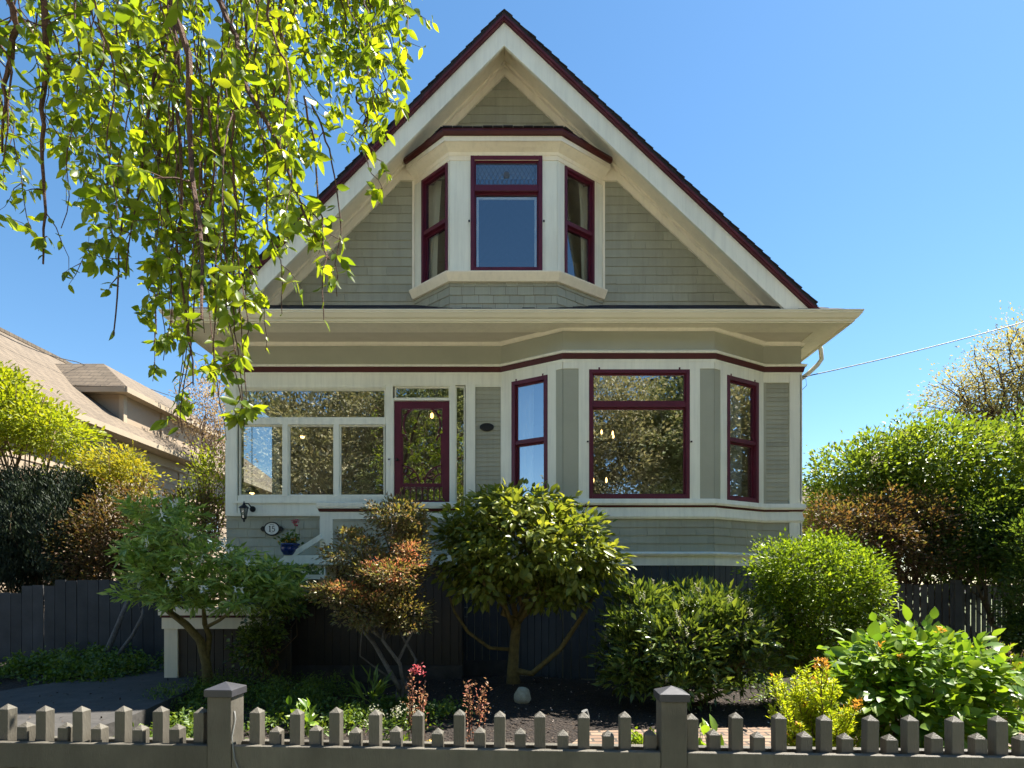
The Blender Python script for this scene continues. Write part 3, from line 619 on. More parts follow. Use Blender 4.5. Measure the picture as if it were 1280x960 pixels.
window(UB, hUB[0], [6.62], fw=.04, rail=.06, glass=M['glass_side'], knobs=False); window(UD, hUD[0], [6.62], fw=.04, rail=.06, glass=M['glass_side'], knobs=False)
# inner pale screen frame of the upper picture window and leaded top light
sf = MB(); u0, u1, z0, z1 = hUC[0]; zb = PZ(236, YB)-.05
for a, b_, c_, e_ in ((u0+.08, u0+.11, z0+.08, zb-.03), (u1-.11, u1-.08, z0+.08, zb-.03), (u0+.11, u1-.11, zb-.06, zb-.03)): UC.box(sf, a, b_, c_, e_, -.075, -.06)
obj('inner_frame', sf, M['white'], wu)
ld = MB(); za, zb2 = PZ(232, YB)+.01, PZ(202, YB)-.02; ua, ub = u0+.10, u1-.10; n_ = 13
for i in range(-4, n_+5):
    for s_ in (1, -1):
        dx = (ub-ua)/n_; xa = ua+i*dx; xb_ = xa+s_*(zb2-za)*.55; za_, zb_ = za, zb2
        def clip(x_, xo, z_, zo):
            if x_ < ua: return ua, z_+(zo-z_)*(ua-x_)/(xo-x_)
            if x_ > ub: return ub, z_+(zo-z_)*(ub-x_)/(xo-x_)
            return x_, z_
        if max(xa, xb_) <= ua or min(xa, xb_) >= ub: continue
        p0 = clip(xa, xb_, za, zb2); p1 = clip(xb_, xa, zb2, za)
        ld.tube([UC.pt(p0[0], p0[1], -.019), UC.pt(p1[0], p1[1], -.019)], .0028, 4)
for q in ((ua, ub, za, za), (ua, ub, zb2, zb2), (ua, ua, za, zb2), (ub, ub, za, zb2)): ld.tube([UC.pt(q[0], q[2], -.019), UC.pt(q[1], q[3], -.019)], .004, 4)
uc_, zc_ = (ua+ub)/2, (za+zb2)/2
ld.add([UC.pt(uc_+.045*math.cos(t*math.pi/4), zc_+.05*math.sin(t*math.pi/4), -.014) for t in range(8)], [tuple(range(8))])
obj('leaded_light', ld, M['lead'], wu)
# small hooks beside the picture windows
for f_, h_ in ((UC, hUC[0]), (Cc, hC[0])):
    for u in (h_[0]-.02, h_[1]+.02): hk = MB(); f_.box(hk, u-.012, u+.012, (h_[2]+h_[3])/2-.12, (h_[2]+h_[3])/2-.10, .026, .045); obj('window_hook', hk, M['black'], house)

# porch glazing
def glazing(face, lights, name='porch_window', mat=M['trim']):
    for (a, b_, c_, d_) in lights:
        f = MB(); t = .018; s0, s1 = -.06, -.02
        face.box(f, a, a+t, c_, d_, s0, s1); face.box(f, b_-t, b_, c_, d_, s0, s1); face.box(f, a+t, b_-t, c_, c_+t, s0, s1-.001); face.box(f, a+t, b_-t, d_-t, d_, s0, s1-.001)
        o = obj(name, f, mat, house); g = MB()
        g.add([face.pt(a+t*.5, c_+.005, -.04), face.pt(b_-t*.5, c_+.005, -.04), face.pt(b_-t*.5, d_-.005, -.04), face.pt(a+t*.5, d_-.005, -.04)], [(0, 1, 2, 3)]); obj('pane', g, M['glass'], o)
zt1, zt0, zl1, zl0 = zA(486), zA(522.5), zA(531), zA(619.5)
glazing(A, [(uA(300), uA(481.5), zt0, zt1), (uA(298), uA(353.5), zl0, zl1), (uA(360), uA(417.5), zl0, zl1), (uA(424), uA(480.5), zl0, zl1)])
mu = MB()
A.box(mu, uA(297), uA(300), zt0, hA[0][3], -.07, .012); A.box(mu, uA(297), uA(482), zt0-.10, zt0, -.07, .012)
for a, b_ in ((353.5, 360), (417.5, 424)): A.box(mu, uA(a), uA(b_), hA[0][2], zt0-.1, -.07, .014)
A.box(mu, uA(297), uA(482), hA[0][2], zl0, -.07, .010); A.box(mu, uA(300), uA(482), zt1, hA[0][3], -.07, .011)
# door surround: transom, side light, jambs
dT0, dT1 = zA(498), zA(483)
glazing(A, [(uA(493), uA(562), dT0, dT1), (uA(569), uA(581), 2.5, zA(482))], 'door_light')
A.box(mu, uA(491), uA(568), zA(501), dT0, -.07, .02); A.box(mu, uA(562), uA(569), 2.16, zA(481), -.07, .018); A.box(mu, uA(491), uA(492.6), 2.16, zA(501), -.07, .018); A.box(mu, uA(491), uA(562), dT1, zA(481), -.07, .015); A.box(mu, uA(569), uA(582), 2.16, 2.5, -.07, .01)
obj('porch_mullion', mu, M['trim'], house)
# screen door
df = MB(); D0, D1, DZ0, DZ1 = uA(492.8), uA(561.5), 2.17, zA(501.5); st = .105
A.box(df, D0, D0+st, DZ0, DZ1, -.05, -.005); A.box(df, D1-st, D1, DZ0, DZ1, -.05, -.005); A.box(df, D0+st, D1-st, DZ1-.11, DZ1, -.05, -.006); A.box(df, D0+st, D1-st, DZ0, DZ0+.22, -.05, -.006)
zr1, zr2 = zA(604), zA(608.5); A.box(df, D0+st, D1-st, zr2, zr1, -.05, -.006); A.box(df, D0+st, D1-st, DZ0+.42, DZ0+.5, -.05, -.006)
door = obj('screen_door', df, M['maroon'], house, bevel=.003)
fr = MB(); uc_ = (D0+D1)/2; ow = (D1-D0)/2-st; zc_ = zA(530); R_ = ow*.93
def arcstrip(mb, cu, cz, r, a0, a1, wd, n=16, d0=-.04, d1=-.012):
    for i in range(n):
        t0 = math.radians(a0+(a1-a0)*i/n); t1 = math.radians(a0+(a1-a0)*(i+1)/n+.6)
        c = []
        for d in (d1, d0):
            for t, rr in ((t0, r), (t1, r), (t1, r+wd), (t0, r+wd)): c.append(A.pt(cu+rr*math.cos(t), cz+rr*math.sin(t), d))
        mb.hexa(c)
arcstrip(fr, uc_, zc_, R_-.02, -28, 208, .022)
for s_ in (1, -1):
    ux = uc_+s_*ow; arcstrip(fr, ux, zc_-.24, .08, 90 if s_ > 0 else 0, 180 if s_ > 0 else 90, .018, 6)
    A.box(fr, *(sorted([ux-s_*.024, ux])), zr1, zc_-.16, -.04, -.012)
    arcstrip(fr, ux-s_*.02, DZ1-.13, .07, 180 if s_ > 0 else 270, 270 if s_ > 0 else 360, .016, 6)       # corner scroll
    arcstrip(fr, ux, zr1, .26, 90 if s_ > 0 else 0, 180 if s_ > 0 else 90, .020, 10)                    # lower bracket
    arcstrip(fr, ux, zr1, .14, 90 if s_ > 0 else 0, 180 if s_ > 0 else 90, .016, 8)
    for t in (112, 135, 158):
        tt = math.radians(t if s_ > 0 else 180-t); fr.tube([A.pt(ux+.15*math.cos(tt), zr1+.15*math.sin(tt), -.02), A.pt(ux+.26*math.cos(tt), zr1+.26*math.sin(tt), -.02)], .008, 5)
for k in range(7): u = D0+st+ow*2*(k+.5)/7; fr.tube([A.pt(u, DZ0+.5, -.025), A.pt(u, zr2-.08, -.025), A.pt(u, zr2, -.025)], [.010, .006, .012], 6)
for k in range(6): arcstrip(fr, D0+st+ow*2*(k+1)/7, zr2-.055, .035, 0, 180, .010, 6)
obj('door_fretwork', fr, M['maroon'], door)
g = MB(); g.add([A.pt(D0+.02, DZ0+.02, -.045), A.pt(D1-.02, DZ0+.02, -.045), A.pt(D1-.02, DZ1-.02, -.045), A.pt(D0+.02, DZ1-.02, -.045)], [(0, 1, 2, 3)]); obj('door_pane', g, M['screen'], door)
hb = MB(); hb.lathe([(.004, 0), (.018, .005), (.022, .03), (.008, .045)], A.pt(D0+.05, zA(575), 0), 12, 'y'); obj('door_knob', hb, M['black'], door)

# interiors
rm_ = MB()
rm_.box(-4.19, 4.22, 8.64, 15.8, FL-.1, FL)              # floor
obj('floor', rm_, M['interior_floor'], house)
rm_ = MB(); rm_.box(-4.19, 4.22, 8.64, 15.8, 4.92, 4.98); rm_.box(.78, 2.82, 8.15, 8.64, 4.92, 4.98); rm_.box(.3, .78, 8.45, 8.64, 4.92, 4.98); rm_.box(2.82, 3.3, 8.45, 8.64, 4.92, 4.98); rm_.box(-.32, -.2, 8.66, 13, FL, 4.92); rm_.box(-.2, 4.22, 12.4, 12.5, FL, 4.92)
rm_.box(-4.19, -1.5, 10.6, 10.7, FL, 4.92); rm_.box(-.75, -.32, 10.6, 10.7, FL, 4.92); rm_.box(-1.5, -.75, 10.6, 10.7, 4.3, 4.92)
obj('interior_wall', rm_, M['interior'], house)
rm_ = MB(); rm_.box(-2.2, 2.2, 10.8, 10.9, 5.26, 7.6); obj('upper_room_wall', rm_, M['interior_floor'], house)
rm_ = MB(); rm_.box(-3.6, 3.6, 8.6, 15, 5.2, 5.26); rm_.box(-.9, .7, 8.05, 8.6, 5.2, 5.26); rm_.box(.78, 2.82, 8.15, 8.64, FL-.1, FL); obj('upper_floor', rm_, M['interior_floor'], house)

def curtain(face, u0, u1, z0, z1, mat, label, taper=0, d=-.2):
    mb = MB(); n = max(14, int((u1-u0)/.012)); vs = []
    for k, z in enumerate(np.linspace(z1, z0, 9)):
        for i in range(n+1):
            t = i/n; ue = u1-taper*math.sin(k/8*math.pi*.5)*(u1-u0) if taper > 0 else u1; us_ = u0-taper*math.sin(k/8*math.pi*.5)*(u1-u0) if taper < 0 else u0
            vs.append(face.pt(us_+(ue-us_)*t, z, d+.018*math.sin(t*n*.55+.4*math.sin(k))+.008*math.sin(t*17+k*.7)))
    mb.add(vs, [(k*(n+1)+i, k*(n+1)+i+1, (k+1)*(n+1)+i+1, (k+1)*(n+1)+i) for k in range(8) for i in range(n)])
    o = obj('curtain', mb, mat, None, smooth=True, origin=face.pt((u0+u1)/2, z0, d)); sol = o.modifiers.new('Solidify', 'SOLIDIFY'); sol.thickness = .003
    tag(o, label, 'curtain', 'curtains behind the bay windows'); return o
a, b_ = hUB[0][:2]; curtain(UB, a-.02, a+(b_-a)*.42, zsd0, zsd1, M['curtain'], 'beige curtain gathered behind the left angled upstairs window', .35, -.14)
a, b_ = hUD[0][:2]; curtain(UD, a+(b_-a)*.70, b_+.02, zsd0, zsd1, M['curtain'], 'beige curtain gathered behind the right angled upstairs window', -.35, -.14)
a, b_ = hB[0][:2]; curtain(B, a+.03, a+(b_-a)*.45, wz0, wz1, M['lace'], 'pale sheer curtain behind the blue reflecting left bay window downstairs', 0, -.16)
a, b_ = hD[0][:2]; curtain(D, a+.05, a+(b_-a)*.78, wz0, wz1, M['lace'], 'grey lace curtain behind the right angled downstairs window', 0, -.16)

# interior lights seen through the glass
def pendant(x, y, z, top, lab, lit=True, kind='cone'):
    t = empty('pendant_lamp', (x, y, z), lab, 'lamp', 'lamps glowing behind the porch glass')
    m = MB(); m.tube([(x, y, z+.1), (x, y, top)], .006, 6); m.lathe([(.03, .12), (.05, .10), (.13, 0), (.125, 0), (.045, .09), (.02, .10)], (x, y, z), 20); obj('lamp_shade', m, M['black'], t)
    m = MB(); m.lathe([(.005, -.02), (.035, .0), (.04, .03), (.02, .07)], (x, y, z), 12); obj('bulb', m, M['warm'] if lit else M['white'], t)
x, y, z = P(315, 617, 9.3); pendant(x, y, z, 4.92, 'dark dome pendant lamp behind the leftmost lower porch pane')
x, y, z = P(378, 547, 9.9); pendant(x, y, z, 4.92, 'small glowing pendant lamp behind the middle lower porch pane')
x, y, z = P(540, 524, 9.0)
t = empty('porch_lantern', (x, y, z), 'lit glass lantern hanging behind the maroon screen door', 'lantern')
m = MB(); m.lathe([(.02, .17), (.075, .13), (.08, .12), (.0, .12)], (x, y, z), 6); m.lathe([(.05, -.02), (.055, 0), (.0, 0)], (x, y, z), 6); m.tube([(x, y, z+.16), (x, y, 4.92)], .005, 5)
for k in range(6): a = k*math.pi/3; m.tube([(x+.05*math.cos(a), y+.05*math.sin(a), z), (x+.07*math.cos(a), y+.07*math.sin(a), z+.12)], .004, 4)
obj('lantern_frame', m, M['black'], t); m = MB(); m.lathe([(.01, .01), (.028, .03), (.028, .08), (.01, .10)], (x, y, z), 10); obj('bulb', m, M['warm'], t)
x, y, z = P(753, 548, 10.2)
t = empty('chandelier', (x, y, z), 'small chandelier with candle bulbs behind the big maroon picture window', 'chandelier')
m = MB(); m.tube([(x, y, z), (x, y, 4.92)], .008, 6); m.lathe([(.02, -.06), (.05, -.02), (.03, .06)], (x, y, z), 12); obj('chandelier_stem', m, M['black'], t)
for k in range(6):
    a = k*math.pi/3+.3; e = (x+.22*math.cos(a), y+.22*math.sin(a), z+.02); m = MB(); m.tube([(x, y, z), (x+.12*math.cos(a), y+.12*math.sin(a), z-.06), e], .007, 6); obj('arm', m, M['black'], t)
    m = MB(); m.lathe([(.012, 0), (.02, .03), (.014, .06), (.003, .08)], e, 8); obj('bulb', m, M['warm'], t)
x, y, z = P(748, 600, 10.6)
t = empty('table_lamp', (x, y, FL), 'two small warm wall bulbs low behind the picture window', 'lamp')
m = MB(); m.box(x-.15, x+.25, y, y+.04, z-.08, z-.05); m.box(x+.03, x+.06, y, y+.04, FL, z-.06); obj('lamp_bracket', m, M['black'], t)
for q in (-.1, .15): m = MB(); m.lathe([(.012, -.05), (.022, -.01), (.014, .03), (.003, .05)], (x+q, y, z), 8); obj('bulb', m, M['warm'], t)

# porch: low wall, deck, stair
po = MB(); PF = Face((PX(402, YB), YB), (-.74, YB)); L0 = PF.w
PF.box(po, 0, L0, 1.75, zA(648)+.0, -.1, 0); obj('porch_wall', po, M['sage_flat'], house)
PL = Face((PX(402, YB), YM-.05), (PX(402, YB), YB))
pc = MB(); s_ = MB()
zp = lambda py: PZ(py, YB)
pp = [(PX(402, YB), YM-.04), (PX(402, YB), YB), (-.74, YB)]
pc.sweep(pp, [(-.13, zp(636)), (.05, zp(636)), (.06, zp(633)), (.06, zp(629)), (.03, zp(628)), (-.13, zp(627))])
pc.sweep(pp, [(-.10, zp(649)), (.018, zp(649)), (.018, zp(640)), (-.10, zp(640))])
PF.box(pc, -.02, .165, 1.78, zp(649), 0, .022); PF.box(pc, L0-.1, L0+.02, 1.78, zp(649), 0, .022)
obj('porch_trim', pc, M['trim'], house)
m = MB(); m.sweep(pp, [(-.10, zp(639.6)), (.03, zp(639.6)), (.042, zp(636.2)), (-.10, zp(636.2))]); obj('porch_red_band', m, M['redband'], house)
courses(s_, PF, 1.80, zp(649), .125, lambda z: .165, lambda z: L0-.1); obj('porch_shingles', s_, M['sage'], house)
dk = MB(); xd0, xd1 = PX(365, 7.95), -.72
dk.box(xd0-.1, xd1+.02, 7.93, 8.5, zp(698), zp(697)+.03); dk.box(xd0-.1, xd1, 7.90, 7.93, zp(706), zp(697)+.02)
dk.box(-4.30, xd0-.1, 8.2, 8.5, zp(698)-.1, zp(697)-.03)
obj('porch_deck', dk, M['trim'], house)
m = MB(); m.box(xd0-.05, PX(412, YB), 7.97, 7.99, zp(720), zp(706)); m.box(PX(412, YB), xd1-.01, 7.965, 7.99, zp(703)-.02, zp(697)); obj('porch_fascia', m, M['cream'], house)
m = MB(); x = PX(322, YB)
while x < xd1-.02: m.box(x, min(x+.112, xd1), 7.985, 8.0, .24, zp(719)); x += .12
m.box(PX(322, YB), xd1, 8.0, 8.06, .2, zp(706)); m.box(xd1-.02, xd1, 8.06, 8.5, .0, zp(706)); obj('porch_skirting', m, M['skirt'], house)
m = MB(); m.box(PX(322, YB), xd1+.01, 7.96, 8.05, -.05, .235); m.box(xd1, 4.36, 8.44, 8.47, -.05, .25); obj('foundation', m, M['concrete'], house)
# handrail falling to the left and lower stair wall
m = MB(); a = Vector(P(402, 671, 7.95)); b2 = Vector(P(300, 735, 7.95)); 
for q in (-.05, .05): pass
dv = (b2-a).normalized(); nv = Vector((dv.z, 0, -dv.x))*.035
m.hexa([a-nv+Vector((0, -.03, 0)), b2-nv+Vector((0, -.03, 0)), b2-nv+Vector((0, .03, 0)), a-nv+Vector((0, .03, 0)), a+nv+Vector((0, -.03, 0)), b2+nv+Vector((0, -.03, 0)), b2+nv+Vector((0, .03, 0)), a+nv+Vector((0, .03, 0))])
a2 = a+Vector((0, 0, -.22)); b3 = a2.lerp(b2, .9)+Vector((0, 0, -.1))
obj('handrail', m, M['trim'], house)
m = MB(); SYw = 7.35; zq = lambda py: PZ(py, SYw); X0, X1 = PX(205, SYw), PX(328, SYw)
m.box(X0, PX(222, SYw), SYw, SYw+.16, .05, zq(772)); m.box(X0-.02, X1, SYw-.02, SYw+.17, zq(786), zq(772)); m.box(X0-.05, X1, SYw-.05, SYw+.2, zq(769), zq(760)); obj('stair_wall_trim', m, M['cream'], house, bevel=.004)
m = MB(); m.box(X0-.03, X1, SYw-.035, SYw+.18, zq(772), zq(769)); obj('stair_red_band', m, M['redband'], house)
m = MB(); x = PX(222, SYw)
while x < X1+.3: m.box(x, x+.11, SYw+.03, SYw+.05, .1, zq(786)); x += .118
m.box(PX(222, SYw), X1+.35, SYw+.05, SYw+.1, .1, zq(786)); obj('stair_skirting', m, M['skirt'], house)
m = MB(); n_ = 9
for k in range(n_): xx = X0+.1+k*.24; m.box(xx, xx+.27, 7.5, 8.3, k*.195+.1, k*.195+.14+.02); m.box(xx+.02, xx+.04, 7.52, 8.28, max(0, (k-1)*.195+.14), k*.195+.1)
obj('stair', m, M['trim'], house)

# small fittings on the house ------------------------------------------
x, y, z = P(305, 640, YM-.16)
t = empty('wall_lantern', (x, y, z), 'black carriage lantern mounted at the porch corner beside the house number', 'wall lamp')
m = MB(); m.lathe([(.0, 0), (.045, .0), (.045, .012), (.03, .03), (.0, .034)], (x+.07, YM-.026, z+.06), 16, 'y')
m.tube([(x+.07, YM-.05, z+.07), (x+.05, YM-.13, z+.13), (x, y, z+.13), (x, y, z+.1)], .009, 8); obj('bracket', m, M['black'], t)
m = MB(); m.lathe([(.012, .135), (.018, .12), (.028, .105), (.070, .07), (.078, .06), (.06, .055)], (x, y, z), 8); m.lathe([(.008, -.15), (.015, -.13), (.010, -.115), (.035, -.10), (.036, -.092), (.01, -.09)], (x, y, z), 8); m.tube([(x, y, z+.13), (x, y, z+.165)], [.012, .004], 6)
for k in range(6): a = k*math.pi/3; m.tube([(x+.034*math.cos(a), y+.034*math.sin(a), z-.095), (x+.062*math.cos(a), y+.062*math.sin(a), z+.06)], .004, 4)
obj('lamp_frame', m, M['black'], t); m = MB(); m.lathe([(.028, -.09), (.053, .055)], (x, y, z), 6); obj('lamp_glass', m, glassmat('frosted_lamp_glass', .15, (.5, .52, .5)), t)
x, y, z = P(340, 661, YM-.03); YP = YM-.026
t = empty('number_plaque', (x, YP, z), 'oval white house number plaque with black rim reading 15', 'house number')
m = MB(); m.lathe([(.118, 0), (.125, .008), (.12, .018), (.105, .018), (.105, 0)], (x, YP, z), 40, 'y', squash=.84)
for s_ in (1, -1):
    m.lathe([(.0, .001), (.03, .001), (.03, .014), (.0, .014)], (x+s_*.135, YP, z), 16, 'y', squash=1.3); m.polyY([(x+s_*.15, z-.03), (x+s_*.175, z), (x+s_*.15, z+.03), (x+s_*.12, z)][::s_], YP-.012, YP-.001)
obj('plaque_rim', m, M['black'], t)
m = MB(); m.lathe([(.0, .001), (.108, .001), (.108, .012), (.0, .012)], (x, YP, z), 40, 'y', squash=.84); obj('plaque_face', m, M['white'], t)
m = MB(); yf0, yf1 = YP-.016, YP-.0115
def r_(x0, x1, z0, z1): m.box(x+x0, x+x1, yf0, yf1, z+z0, z+z1)
r_(-.034, -.022, -.036, .044); r_(-.044, -.012, -.044, -.036); m.polyY([(x-.034, z+.044), (x-.044, z+.034), (x-.044, z+.028), (x-.034, z+.032)], yf0, yf1)
r_(.010, .040, .034, .044); r_(.008, .015, .004, .034)
for i in range(14):
    t0 = math.radians(135-i*20); t1 = math.radians(135-(i+1)*20); c = []
    for yv in (yf0, yf1):
        for tt, rr in ((t0, .019), (t1, .019), (t1, .0275), (t0, .0275)): c.append((x+.022+rr*math.cos(tt), yv, z-.017+rr*math.sin(tt)))
    m.hexa(c)
for q in range(7): r_(-.030+q*.009, -.024+q*.009, .062, .067)
for q in range(6): r_(-.026+q*.009, -.020+q*.009, -.066, -.061)
obj('numerals', m, M['black'], t)
x, y, z = P(608.5, 534, YM-.02)
m = MB(); m.lathe([(.0, 0), (.095, 0), (.108, .006), (.108, .012), (.09, .018), (.0, .018)], (x, YM-.014, z), 36, 'y', squash=.58)
tag(obj('wall_plaque', m, M['black'], None, origin=(x, YM-.014, z)), 'blank dark oval plaque on clapboard between door and bay', 'plaque')
x, y, z = P(486.5, 577, YM-.03)
t = empty('doorbell', (x, YM-.024, z), 'small white doorbell camera beside the maroon screen door', 'doorbell')
m = MB(); m.box(x-.022, x+.022, YM-.045, YM-.0245, z-.07, z+.06); obj('doorbell_body', m, M['white'], t, bevel=.006); m = MB(); m.lathe([(0, 0), (.014, 0), (.014, .004), (0, .004)], (x, YM-.0455, z+.03), 16, 'y'); obj('lens', m, M['black'], t)
# flower pot
x, y, z = P(362, 694.5, 7.97); z = zp(697)+.03
t = empty('flower_pot', (x, y, z), 'blue glazed pot of red and orange flowers on the porch ledge', 'flower pot')
m = MB(); m.lathe([(.07, 0), (.085, .01), (.115, .06), (.125, .10), (.118, .135), (.14, .145), (.142, .165), (.12, .165), (.11, .15), (.0, .14)], (x, y, z), 28); obj('pot', m, M['blueglaze'], t, smooth=True)
m = MB()
for k in range(14): a = random.uniform(0, 6.3); r = random.uniform(.03, .15); m.tube([(x, y, z+.14), (x+r*math.cos(a)*.6, y+r*math.sin(a)*.6, z+.22), (x+r*math.cos(a), y+r*math.sin(a), z+random.uniform(.2, .3))], .003, 4)
m.tube([(x+.06, y, z+.14), (x+.08, y, z+.3), (x+.08, y, z+.46)], .004, 5); obj('stem', m, M['l_cover'], t)
n = 90; p = np.array([x, y, z+.22])+rng.normal(0, 1, (n, 3))*[.085, .07, .05]; p[:, 2] = p[:, 2].clip(z+.15, 9); leaves('leaf', p, rdir(n)+[0, 0, .3], .06, .045, M['l_cover'], t)
n = 60; p = np.array([x-.03, y-.03, z+.20])+rng.normal(0, 1, (n, 3))*[.06, .04, .025]; leaves('flower', p, rdir(n)+[0, -.5, .3], .035, .03, M['l_goldtip'], t)
n = 40; p = np.array([x+.08, y, z+.47])+rng.normal(0, 1, (n, 3))*.02; leaves('flower', p, rdir(n), .03, .028, M['l_red'], t)

# ------------------------------------------------------------------ NEIGHBOUR HOUSES
K = 1.3
def NB(x, y, z): return (x*K, y*K, ZC+(z-ZC)*K)
nb = empty('neighbour_house', (-12, 20, 0), 'tan clapboard neighbour house with brown shingle roof and hipped dormer', 'house')
ex, ez, rx_, rz_ = -7.5*K, ZC+(4.36-ZC)*K, -10.5*K, ZC+(6.6-ZC)*K; ny0, ny1 = 9.9, 26
m = MB()
sl = (rz_-ez)/(ex-rx_); o_ = .45
m.hexa([(ex+.0, ny0-.4, ez-.12), (ex, ny1, ez-.12), (rx_, ny1, rz_-.12), (rx_, ny0-.4, rz_-.12), (ex, ny0-.4, ez), (ex, ny1, ez), (rx_, ny1, rz_), (rx_, ny0-.4, rz_)])
xo = 2*rx_-ex; m.hexa([(xo, ny0-.4, ez-.12), (xo, ny1, ez-.12), (rx_, ny1, rz_-.12), (rx_, ny0-.4, rz_-.12), (xo, ny0-.4, ez), (xo, ny1, ez), (rx_, ny1, rz_), (rx_, ny0-.4, rz_)])
nroof = obj('roof', m, M['nroof'], nb)
m = MB(); NR = Face((ex-o_, ny0), (ex-o_, ny1)); NF = Face((xo+o_, ny0), (ex-o_, ny0)); zw = ez-.05
NR.box(m, 0, NR.w, -.1, zw, -.1, 0); m.polyY([(xo+o_, -.1), (ex-o_, -.1), (ex-o_, ez), (rx_, rz_-.12), (xo+o_, ez)], ny0, ny0+.1); m.box(xo+o_, ex-o_-.1, ny1-.1, ny1, -.1, ez)
obj('wall', m, M['nwall'], nb)
m = MB(); courses(m, NR, 0.2, zw, .20, lambda z: .02, lambda z: NR.w, joints=False, th=.022); courses(m, NF, .2, zw, .20, lambda z: 0, lambda z: NF.w, joints=False, th=.022); obj('clapboard', m, M['nwall'], nb)
m = MB(); m.box(ex-.03, ex+.08, ny0-.4, ny1, ez-.16, ez-.02); m.box(ex-o_-.0, ex, ny0, ny1, ez-.17, ez-.125); NR.box(m, -.06, .12, 0, zw-.13, .0, .05); m.box(ex-o_-.001, ex-o_+.06, ny0, ny1, ez-.42, ez-.18)
for u in (4.2, 7.2, 10.3): NR.box(m, u, u+.16, 0, zw-.42, .0, .045)
obj('wall_trim', m, M['ntrim'], nb)
for u in (2.0, 5.6, 8.6):
    m = MB(); NR.box(m, u, u+.08, 2.6, 3.9, 0, .06); NR.box(m, u+.92, u+1.0, 2.6, 3.9, 0, .06); NR.box(m, u+.08, u+.92, 3.8, 3.9, 0, .058); NR.box(m, u+.08, u+.92, 2.6, 2.7, 0, .058); o = obj('window', m, M['ntrim'], nb)
    m = MB(); m.add([NR.pt(u+.05, 2.65, .03), NR.pt(u+.95, 2.65, .03), NR.pt(u+.95, 3.85, .03), NR.pt(u+.05, 3.85, .03)], [(0, 1, 2, 3)]); obj('pane', m, M['glass'], o)
# dormer
dx, dy0, dy1, dz = -8.05*K, 11.6*K, 15.2*K, ZC+(5.42-ZC)*K
rb0 = -8.98*K; dzb = ez+sl*(ex-dx)-.1; ap = (-8.9*K, 12.2*K, ZC+(6.2-ZC)*K); xb = rx_+.15
m = MB(); oh = .28
m.add([(dx+oh, dy0-oh, dz), (dx+oh, dy1+oh, dz), (ap[0], dy1-.7, ap[2]), (ap[0], ap[1], ap[2]), (rb0-.2, dy0-oh, dz+.03), (xb+.2, ap[1], ap[2]), (xb+.2, dy1-.7, ap[2]), (rb0-.2, dy1+oh, dz+.03)],
      [(0, 1, 2, 3), (0, 3, 4), (3, 5, 4), (3, 2, 6, 5), (1, 7, 2), (2, 7, 6)])
obj('dormer_roof', m, M['nroof'], nroof)
m = MB(); m.box(rb0-.6, dx, dy0, dy1, dzb-.4, dz-.1); obj('dormer_wall', m, M['nwall'], nroof)
m = MB(); m.box(dx+oh-.04, dx+oh+.02, dy0-oh, dy1+oh, dz-.15, dz-.01); m.box(rb0-.1, dx+oh-.04, dy0-oh-.02, dy0-oh+.03, dz-.15, dz-.01); m.box(rb0-.4, dx+oh-.04, dy0-oh+.03, dy1+oh, dz-.13, dz-.10)
m.box(dx-.1, dx+.03, dy0-.03, dy0+.1, dzb-.1, dz-.14); m.box(dx-.02, dx+.03, dy0+1.6, dy0+1.72, dzb-.1, dz-.14); obj('dormer_trim', m, M['ntrim'], nroof)
m = MB(); m.box(rx_-.08, rx_+.08, ny0-.4, ny1, rz_-.04, rz_+.05); obj('ridge_cap', m, M['nroof'], nroof)
# far house at right
x = PX(1041, 26); fh = empty('far_house', (x, 26, 0), 'distant grey roofed house glimpsed above the shrubs at right', 'house')
m = MB(); m.box(x-2, x+3, 26, 31, 0, 4.4); obj('wall', m, M['nwall'], fh); m = MB(); zt_ = PZ(607, 28.5); m.add([(x-2.3, 25.7, 4.4), (x+3.3, 25.7, 4.4), (x+3.3, 28.5, zt_), (x-2.3, 28.5, zt_), (x+3.3, 31.3, 4.4), (x-2.3, 31.3, 4.4)], [(0, 1, 2, 3), (3, 2, 4, 5), (0, 3, 5), (1, 4, 2), (0, 5, 4, 1)]); obj('roof', m, M['nroof'], fh)

# ------------------------------------------------------------------ FENCES
# front picket fence, slightly oblique to the lens
fa = math.atan2(1.95-2.14, 1.783+1.957); fy = 2.05-.0
fence = empty('picket_fence', (0, fy, 0), 'brown stained picket fence with tall and short pointed pickets in the foreground', 'fence', rotz=fa)
def pk(h, w=.040):
    m = MB(); a = w/2; m.add([(-a, -a, 0), (a, -a, 0), (a, a, 0), (-a, a, 0), (-a, -a, h), (a, -a, h), (a, a, h), (-a, a, h), (0, 0, h+.019)], [(0, 3, 2, 1), (0, 1, 5, 4), (1, 2, 6, 5), (2, 3, 7, 6), (3, 0, 4, 7), (4, 5, 8), (5, 6, 8), (6, 7, 8), (7, 4, 8)])
    return m
tall = obj('picket', pk(.92), M['fence'], fence, local=True, bevel=.0015); short = obj('picket', pk(.855), M['fence'], fence, local=True, bevel=.0015)
def ux(px): # pixel column -> coordinate along the fence
    t = (px-HX)/F; c, s = math.cos(fa), math.sin(fa); return t*fy/(c-t*s)
def lay(src, u, first):
    o = src if first else link(src.copy())
    if not first: o.parent = fence
    o.location = (u+random.uniform(-.001, .001), 0+random.uniform(-.0015, .0015), random.uniform(-.004, .004)); o.rotation_euler = (random.gauss(0, .004), random.gauss(0, .006), random.gauss(0, .015))
tu = [ux(250)-.1535*k for k in range(11)]+[ux(320)+.1525*k for k in range(10)]+[ux(867)+.1515*k for k in range(14)]
su = [ux(250)-.077-.1535*k for k in range(11)]+[ux(320)+.0765+.1525*k for k in range(10)]+[ux(867)+.076+.1515*k for k in range(14)]
